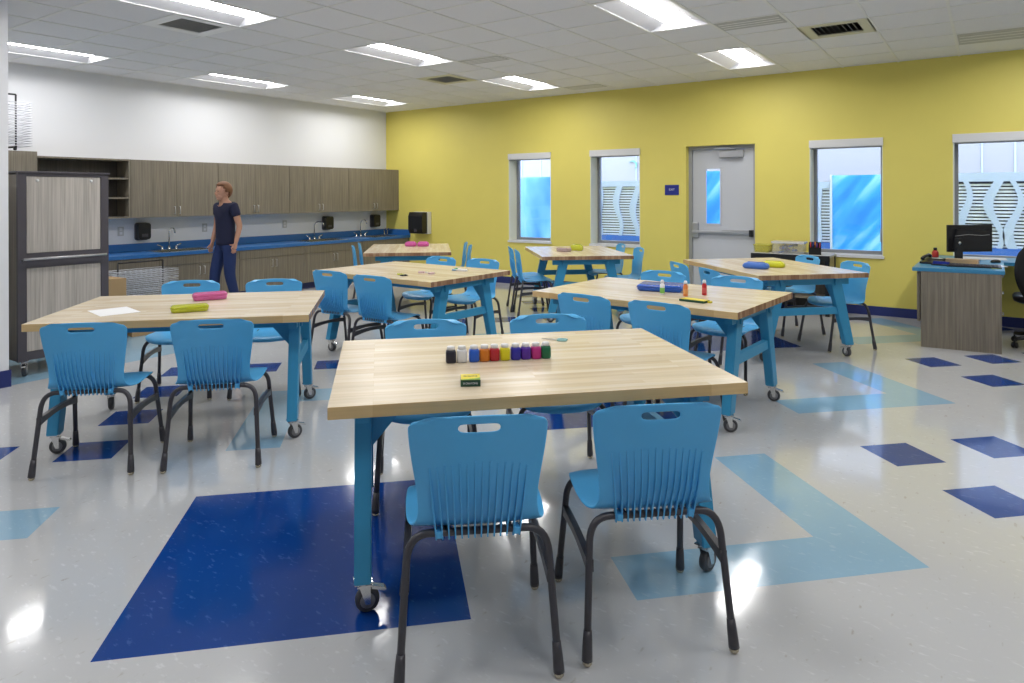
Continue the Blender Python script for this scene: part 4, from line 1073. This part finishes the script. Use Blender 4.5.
bm = nb(); box(bm, -.141, .141, -.051, .051, .045, .05, bev=.001); obj('lid', bm, plain('tan_wood_lid', (.5, .35, .19), .5), t)
t = thing('red_dispenser', 'small red bottle with a black cap at the back left of the desk', 'bottle', (-.50, 9.0, DZ), 0)
bm = nb(); lathe(bm, [(.03, .001), (.033, .01), (.033, .06), (.02, .08)], n=18); obj('body', bm, M['red'], t)
bm = nb(); lathe(bm, [(.018, .0805), (.018, .11), (0, .112)], n=18); obj('cap', bm, M['black'], t)
pl = ['white paper on the desk in front of the mouse', 'yellow note at the front right corner of the desk', 'loose white papers on the desk behind the monitor, near the window', 'pale stack of papers on the desk wing by the window']
for q, (x, y, a, w, d, c, h) in enumerate([(-.02, 8.25, 20, .28, .21, (.75, .72, .78), .002), (.05, 7.98, 10, .08, .06, (.6, .65, .1), .002), (-.05, 9.12, 5, .4, .28, (.7, .7, .72), .004), (.42, 9.1, -8, .32, .26, (.72, .74, .62), .012)]):
    bm = nb(); box(bm, -w/2, w/2, -d/2, d/2, 0, h)
    tag(obj('paper_sheet' if q != 1 else 'sticky_note', bm, plain('desk_paper_%d' % q, c, .7)), pl[q], 'paper', (x, y, DZ+.0006), R(a))

# office chair
t = thing('office_chair', 'black mesh office chair at the right edge beside the desk', 'office chair', (.44, 8.30, 0), R(0))
for k in range(5):
    a = R(215+72*k); bm = nb(); tube(bm, [(0, 0, .13), (.3*math.cos(a), .3*math.sin(a), .085)], [.026, .016], 10); lg = obj('base_arm', bm, M['black'], t)
    bm = nb(); c = (.30*math.cos(a), .30*math.sin(a), .03)
    for s in (-1, 1): lathe(bm, [(0, -.009), (.026, -.009), (.029, 0), (.026, .009), (0, .009)], n=16, mat=Matrix.Translation(c) @ Matrix.Rotation(a+.6, 4, 'Z') @ Matrix.Translation((0, s*.014, 0)) @ Matrix.Rotation(R(90), 4, 'X'))
    tube(bm, [(c[0], c[1], .03), (c[0], c[1], .085)], .008, 8)
    obj('caster', bm, M['black'], lg)
bm = nb(); tube(bm, [(0, 0, .11), (0, 0, .43)], .025, 12); obj('gas_lift', bm, M['black'], t)
def cushion(w, d, h, z, m, nm):
    bm = nb(); rr = []
    for zz, k in ((0, .82), (h*.25, .97), (h*.6, 1), (h*.9, .94), (h, .8)):
        rr.append([bm.verts.new((p[0]*k, p[1]*k, z+zz)) for p in rounded(w, d, .12, 6)])
    n = len(rr[0])
    for a, b in zip(rr, rr[1:]):
        for i in range(n): bm.faces.new((a[i], a[(i+1) % n], b[(i+1) % n], b[i])).smooth = True
    bm.faces.new(rr[0][::-1]); bm.faces.new(rr[-1]); return obj(nm, bm, m, t)
cushion(.52, .48, .075, .43, M['black'], 'seat')
bm = nb(); rows = []
for i in range(13):
    v = i/12; z = .50+.50*v; hw = .25*(1-.28*(2*v-1)**2)*(1 if v < .9 else .93); y0 = -.235-.03*v+.03*math.sin(PI*v)
    rows.append([(s*hw, y0-.06*(1-s*s), z+.0) for s in [-1+k/5 for k in range(11)]])
G = [[bm.verts.new(p) for p in r] for r in rows]
for i in range(12):
    for k in range(10): bm.faces.new((G[i][k], G[i][k+1], G[i+1][k+1], G[i+1][k])).smooth = True
bk = obj('backrest', bm, M['blackmesh'], t); md = bk.modifiers.new('s', 'SOLIDIFY'); md.thickness = .022
bm = nb(); tube(bm, [(0, -.05, .42), (0, -.26, .43), (0, -.325, .5), (0, -.335, .78)], .02, 8); obj('back_support', bm, M['black'], t)

# ------------------------------------------------------------------ person
def skin_mesh(V, E, rad, root=0, sub=2, name='b'):
    me = bpy.data.meshes.new(name); me.from_pydata([Vector(v) for v in V], E, []); o = bpy.data.objects.new(name, me); C.objects.link(o)
    sk = o.modifiers.new('skin', 'SKIN'); sk.use_smooth_shade = True
    for i, r in enumerate(rad):
        r = r if isinstance(r, tuple) else (r, r)
        me.skin_vertices[0].data[i].radius = r; me.skin_vertices[0].data[i].use_root = (i == root)
    s = o.modifiers.new('sub', 'SUBSURF'); s.levels = sub; s.render_levels = sub
    m2 = evalmesh(o, name); bpy.data.objects.remove(o); return m2
# local frame: facing -Y, left side towards +X; 1.66 m tall, mid stride
J = dict(pelvis=(0, 0, .88), waist=(0, -.01, 1.02), chest=(0, -.01, 1.20), upper=(0, -.005, 1.33), neck=(0, -.02, 1.41), head0=(0, -.035, 1.47), head=(0, -.05, 1.54), crown=(0, -.045, 1.60),
         shL=(.165, .0, 1.345), elL=(.215, .055, 1.09), wrL=(.215, -.005, .87), shR=(-.165, 0, 1.345), elR=(-.21, .0, 1.09), wrR=(-.20, -.07, .87),
         hipL=(.085, 0, .85), knL=(.09, -.01, .47), anL=(.09, .09, .11), hipR=(-.085, 0, .85), knR=(-.09, -.10, .49), anR=(-.09, -.12, .10),
         toL=(.095, -.03, .03), toR=(-.095, -.26, .035))
names = list(J); idx = {n: i for i, n in enumerate(names)}
ED = [('pelvis', 'waist'), ('waist', 'chest'), ('chest', 'upper'), ('upper', 'neck'), ('neck', 'head0'), ('head0', 'head'), ('head', 'crown'), ('upper', 'shL'), ('shL', 'elL'), ('elL', 'wrL'), ('upper', 'shR'), ('shR', 'elR'), ('elR', 'wrR'),
      ('pelvis', 'hipL'), ('hipL', 'knL'), ('knL', 'anL'), ('anL', 'toL'), ('pelvis', 'hipR'), ('hipR', 'knR'), ('knR', 'anR'), ('anR', 'toR')]
RA = dict(pelvis=(.10, .08), waist=(.105, .08), chest=(.135, .10), upper=(.11, .085), neck=.05, head0=.062, head=(.078, .093), crown=(.06, .075), shL=.05, elL=.038, wrL=.026, shR=.05, elR=.038, wrR=.026, hipL=.065, knL=.05, anL=.036, hipR=.065, knR=.05, anR=.036, toL=.03, toR=.03)
PX, PY = -8.08, 5.15
t = thing('person', 'person with short reddish hair in a navy T-shirt walking left along the blue counter', 'person', (PX, PY, 0), 0)
me = skin_mesh([J[n] for n in names], [(idx[a], idx[b]) for a, b in ED], [RA[n] for n in names])
bm = nb(); bm.from_mesh(me)
def hand(wr, d, side, curl):
    d = Vector(d).normalized(); up = Vector((0, 1, 0)); up = (up-d*up.dot(d)).normalized(); nrm = d.cross(up)
    wr = Vector(wr); palm = wr+d*.045
    V = [wr-d*.025, palm, wr+d*.075]; E = [(0, 1), (1, 2)]; rad = [(.021, .024), (.015, .031), (.012, .031)]
    m = skin_mesh(V, E, rad, 0, 2); bm.from_mesh(m)
    for k, (o, l) in enumerate(((-.025, .052), (-.0085, .062), (.008, .058), (.0235, .045))):
        b0 = wr+d*.072+up*o; s = nrm*curl*side
        m = skin_mesh([b0, b0+d*l*.45+s*l*.10, b0+d*l*.78+s*l*.35, b0+d*l*.95+s*l*.62], [(0, 1), (1, 2), (2, 3)], [.0082, .0076, .007, .0058], 0, 1); bm.from_mesh(m)
    b0 = wr+d*.03-up*.026
    m = skin_mesh([b0, b0+d*.025-up*.014, b0+d*.052-up*.018+nrm*side*.01], [(0, 1), (1, 2)], [.011, .0095, .0075], 0, 1); bm.from_mesh(m)
hand(J['wrL'], (.0, -.25, -1), 1, -.25); hand(J['wrR'], (.03, -.25, -1), -1, -.25)
# face: nose, ears, brow, lips, eyes
def blob(c, r, sc):
    rr = bmesh.ops.create_uvsphere(bm, u_segments=12, v_segments=8, radius=r)
    for v in rr['verts']: v.co = Vector((c[0]+v.co.x*sc[0], c[1]+v.co.y*sc[1], c[2]+v.co.z*sc[2]))
    for f in {f for v in rr['verts'] for f in v.link_faces}: f.smooth = True
blob((0, -.042, 1.535), .1, (.76, .93, 1.10)); blob((0, -.085, 1.475), .06, (.85, .8, .75)); blob((0, -.138, 1.510), .014, (.75, 1.3, 1.9)); blob((0, -.126, 1.468), .018, (1.1, .5, .35)); blob((0, -.10, 1.44), .03, (1, .9, .7))
for s in (-1, 1): blob((s*.078, -.035, 1.515), .02, (.35, .7, 1.3)); blob((s*.03, -.120, 1.538), .010, (1.2, .6, .6))
for f in bm.faces: f.smooth = True
obj('body', bm, M['skin'], t, fix=False)
bm = nb()
for s in (-1, 1):
    rr = bmesh.ops.create_uvsphere(bm, u_segments=8, v_segments=6, radius=.006)
    for v in rr['verts']: v.co += Vector((s*.03, -.1245, 1.538))
obj('eyes', bm, M['black'], t)
# hair
bm = nb(); rr = bmesh.ops.create_uvsphere(bm, u_segments=24, v_segments=16, radius=1)
for v in rr['verts']:
    c = v.co.copy(); v.co = Vector((c.x*.086, -.032+c.y*.104, 1.552+c.z*.107))
bmesh.ops.delete(bm, geom=[v for v in bm.verts if (v.co.y < -.085 and v.co.z < 1.60) or v.co.z < 1.462 or (v.co.z < 1.56 and v.co.y < -.06) or (v.co.z < 1.52 and v.co.y < -.01)], context='VERTS')
h = obj('hair', bm, M['hair'], t, smooth=True); md = h.modifiers.new('s', 'SOLIDIFY'); md.thickness = .014; md.offset = .6
# clothing follows the same joints, slightly larger
def garment(nm, pts, edges, rads, m, root=0):
    o = bpy.data.objects.new(nm, skin_mesh(pts, edges, rads, root)); C.objects.link(o); o.parent = t; o.data.materials.clear(); o.data.materials.append(m)
    for p in o.data.polygons: p.use_smooth = True
    return o
L_ = lambda a, b, k: tuple(Vector(J[a]).lerp(Vector(J[b]), k))
garment('shirt', [(0, 0, .83), J['waist'], J['chest'], J['upper'], (0, -.015, 1.385), J['shL'], L_('shL', 'elL', .55), J['shR'], L_('shR', 'elR', .55)], [(0, 1), (1, 2), (2, 3), (3, 4), (3, 5), (5, 6), (3, 7), (7, 8)],
        [(.165, .135), (.145, .118), (.155, .12), (.13, .105), .06, .068, .062, .068, .062], M['navy'], 1)
garment('trousers', [(0, 0, .95), J['pelvis'], J['hipL'], J['knL'], L_('knL', 'anL', .92), J['hipR'], J['knR'], L_('knR', 'anR', .92)], [(0, 1), (1, 2), (2, 3), (3, 4), (1, 5), (5, 6), (6, 7)],
        [(.13, .105), (.142, .115), .096, .072, .056, .096, .072, .056], M['jeans'], 1)
for s, a, b in (('L', 'anL', 'toL'), ('R', 'anR', 'toR')):
    av, bv = Vector(J[a]), Vector(J[b]); hl = av+Vector((0, .03, -.055))
    if s == 'L': hl = av+Vector((0, .035, -.01))
    garment('shoe', [hl, hl.lerp(bv, .5)+Vector((0, 0, .012)), bv], [(0, 1), (1, 2)], [(.04, .036), (.045, .04), (.044, .028)], M['sole'], 1)

# ------------------------------------------------------------------ light and camera
w = bpy.data.worlds.new('World'); S.world = w; w.use_nodes = True
nt = w.node_tree; bg = nt.nodes['Background']
bg.inputs[0].default_value = (.80, .90, 1.12, 1); bg.inputs[1].default_value = 7.6
cd = bpy.data.cameras.new('Camera'); cam = bpy.data.objects.new('Camera', cd); C.objects.link(cam)
cd.sensor_width = 36; cd.lens = 685.9/1024*36; cd.shift_y = -(341.5-194.5)/1024
th = R(45)-.1772; roll = -.0032
fwd = Vector((-math.sin(th), math.cos(th), 0)); rgt = Vector((math.cos(th), math.sin(th), 0)); up = Vector((0, 0, 1))
r2 = rgt*math.cos(roll)+up*math.sin(roll); u2 = up*math.cos(roll)-rgt*math.sin(roll)
cam.matrix_world = Matrix((( r2.x, u2.x, -fwd.x, 0), (r2.y, u2.y, -fwd.y, 0), (r2.z, u2.z, -fwd.z, 4.871*.3048), (0, 0, 0, 1)))
cd.clip_start = .05; cd.clip_end = 100
S.camera = cam
S.view_settings.view_transform = 'Standard'; S.view_settings.look = 'None'; S.view_settings.exposure = 0; S.view_settings.gamma = 1; S.view_settings.use_curve_mapping = False
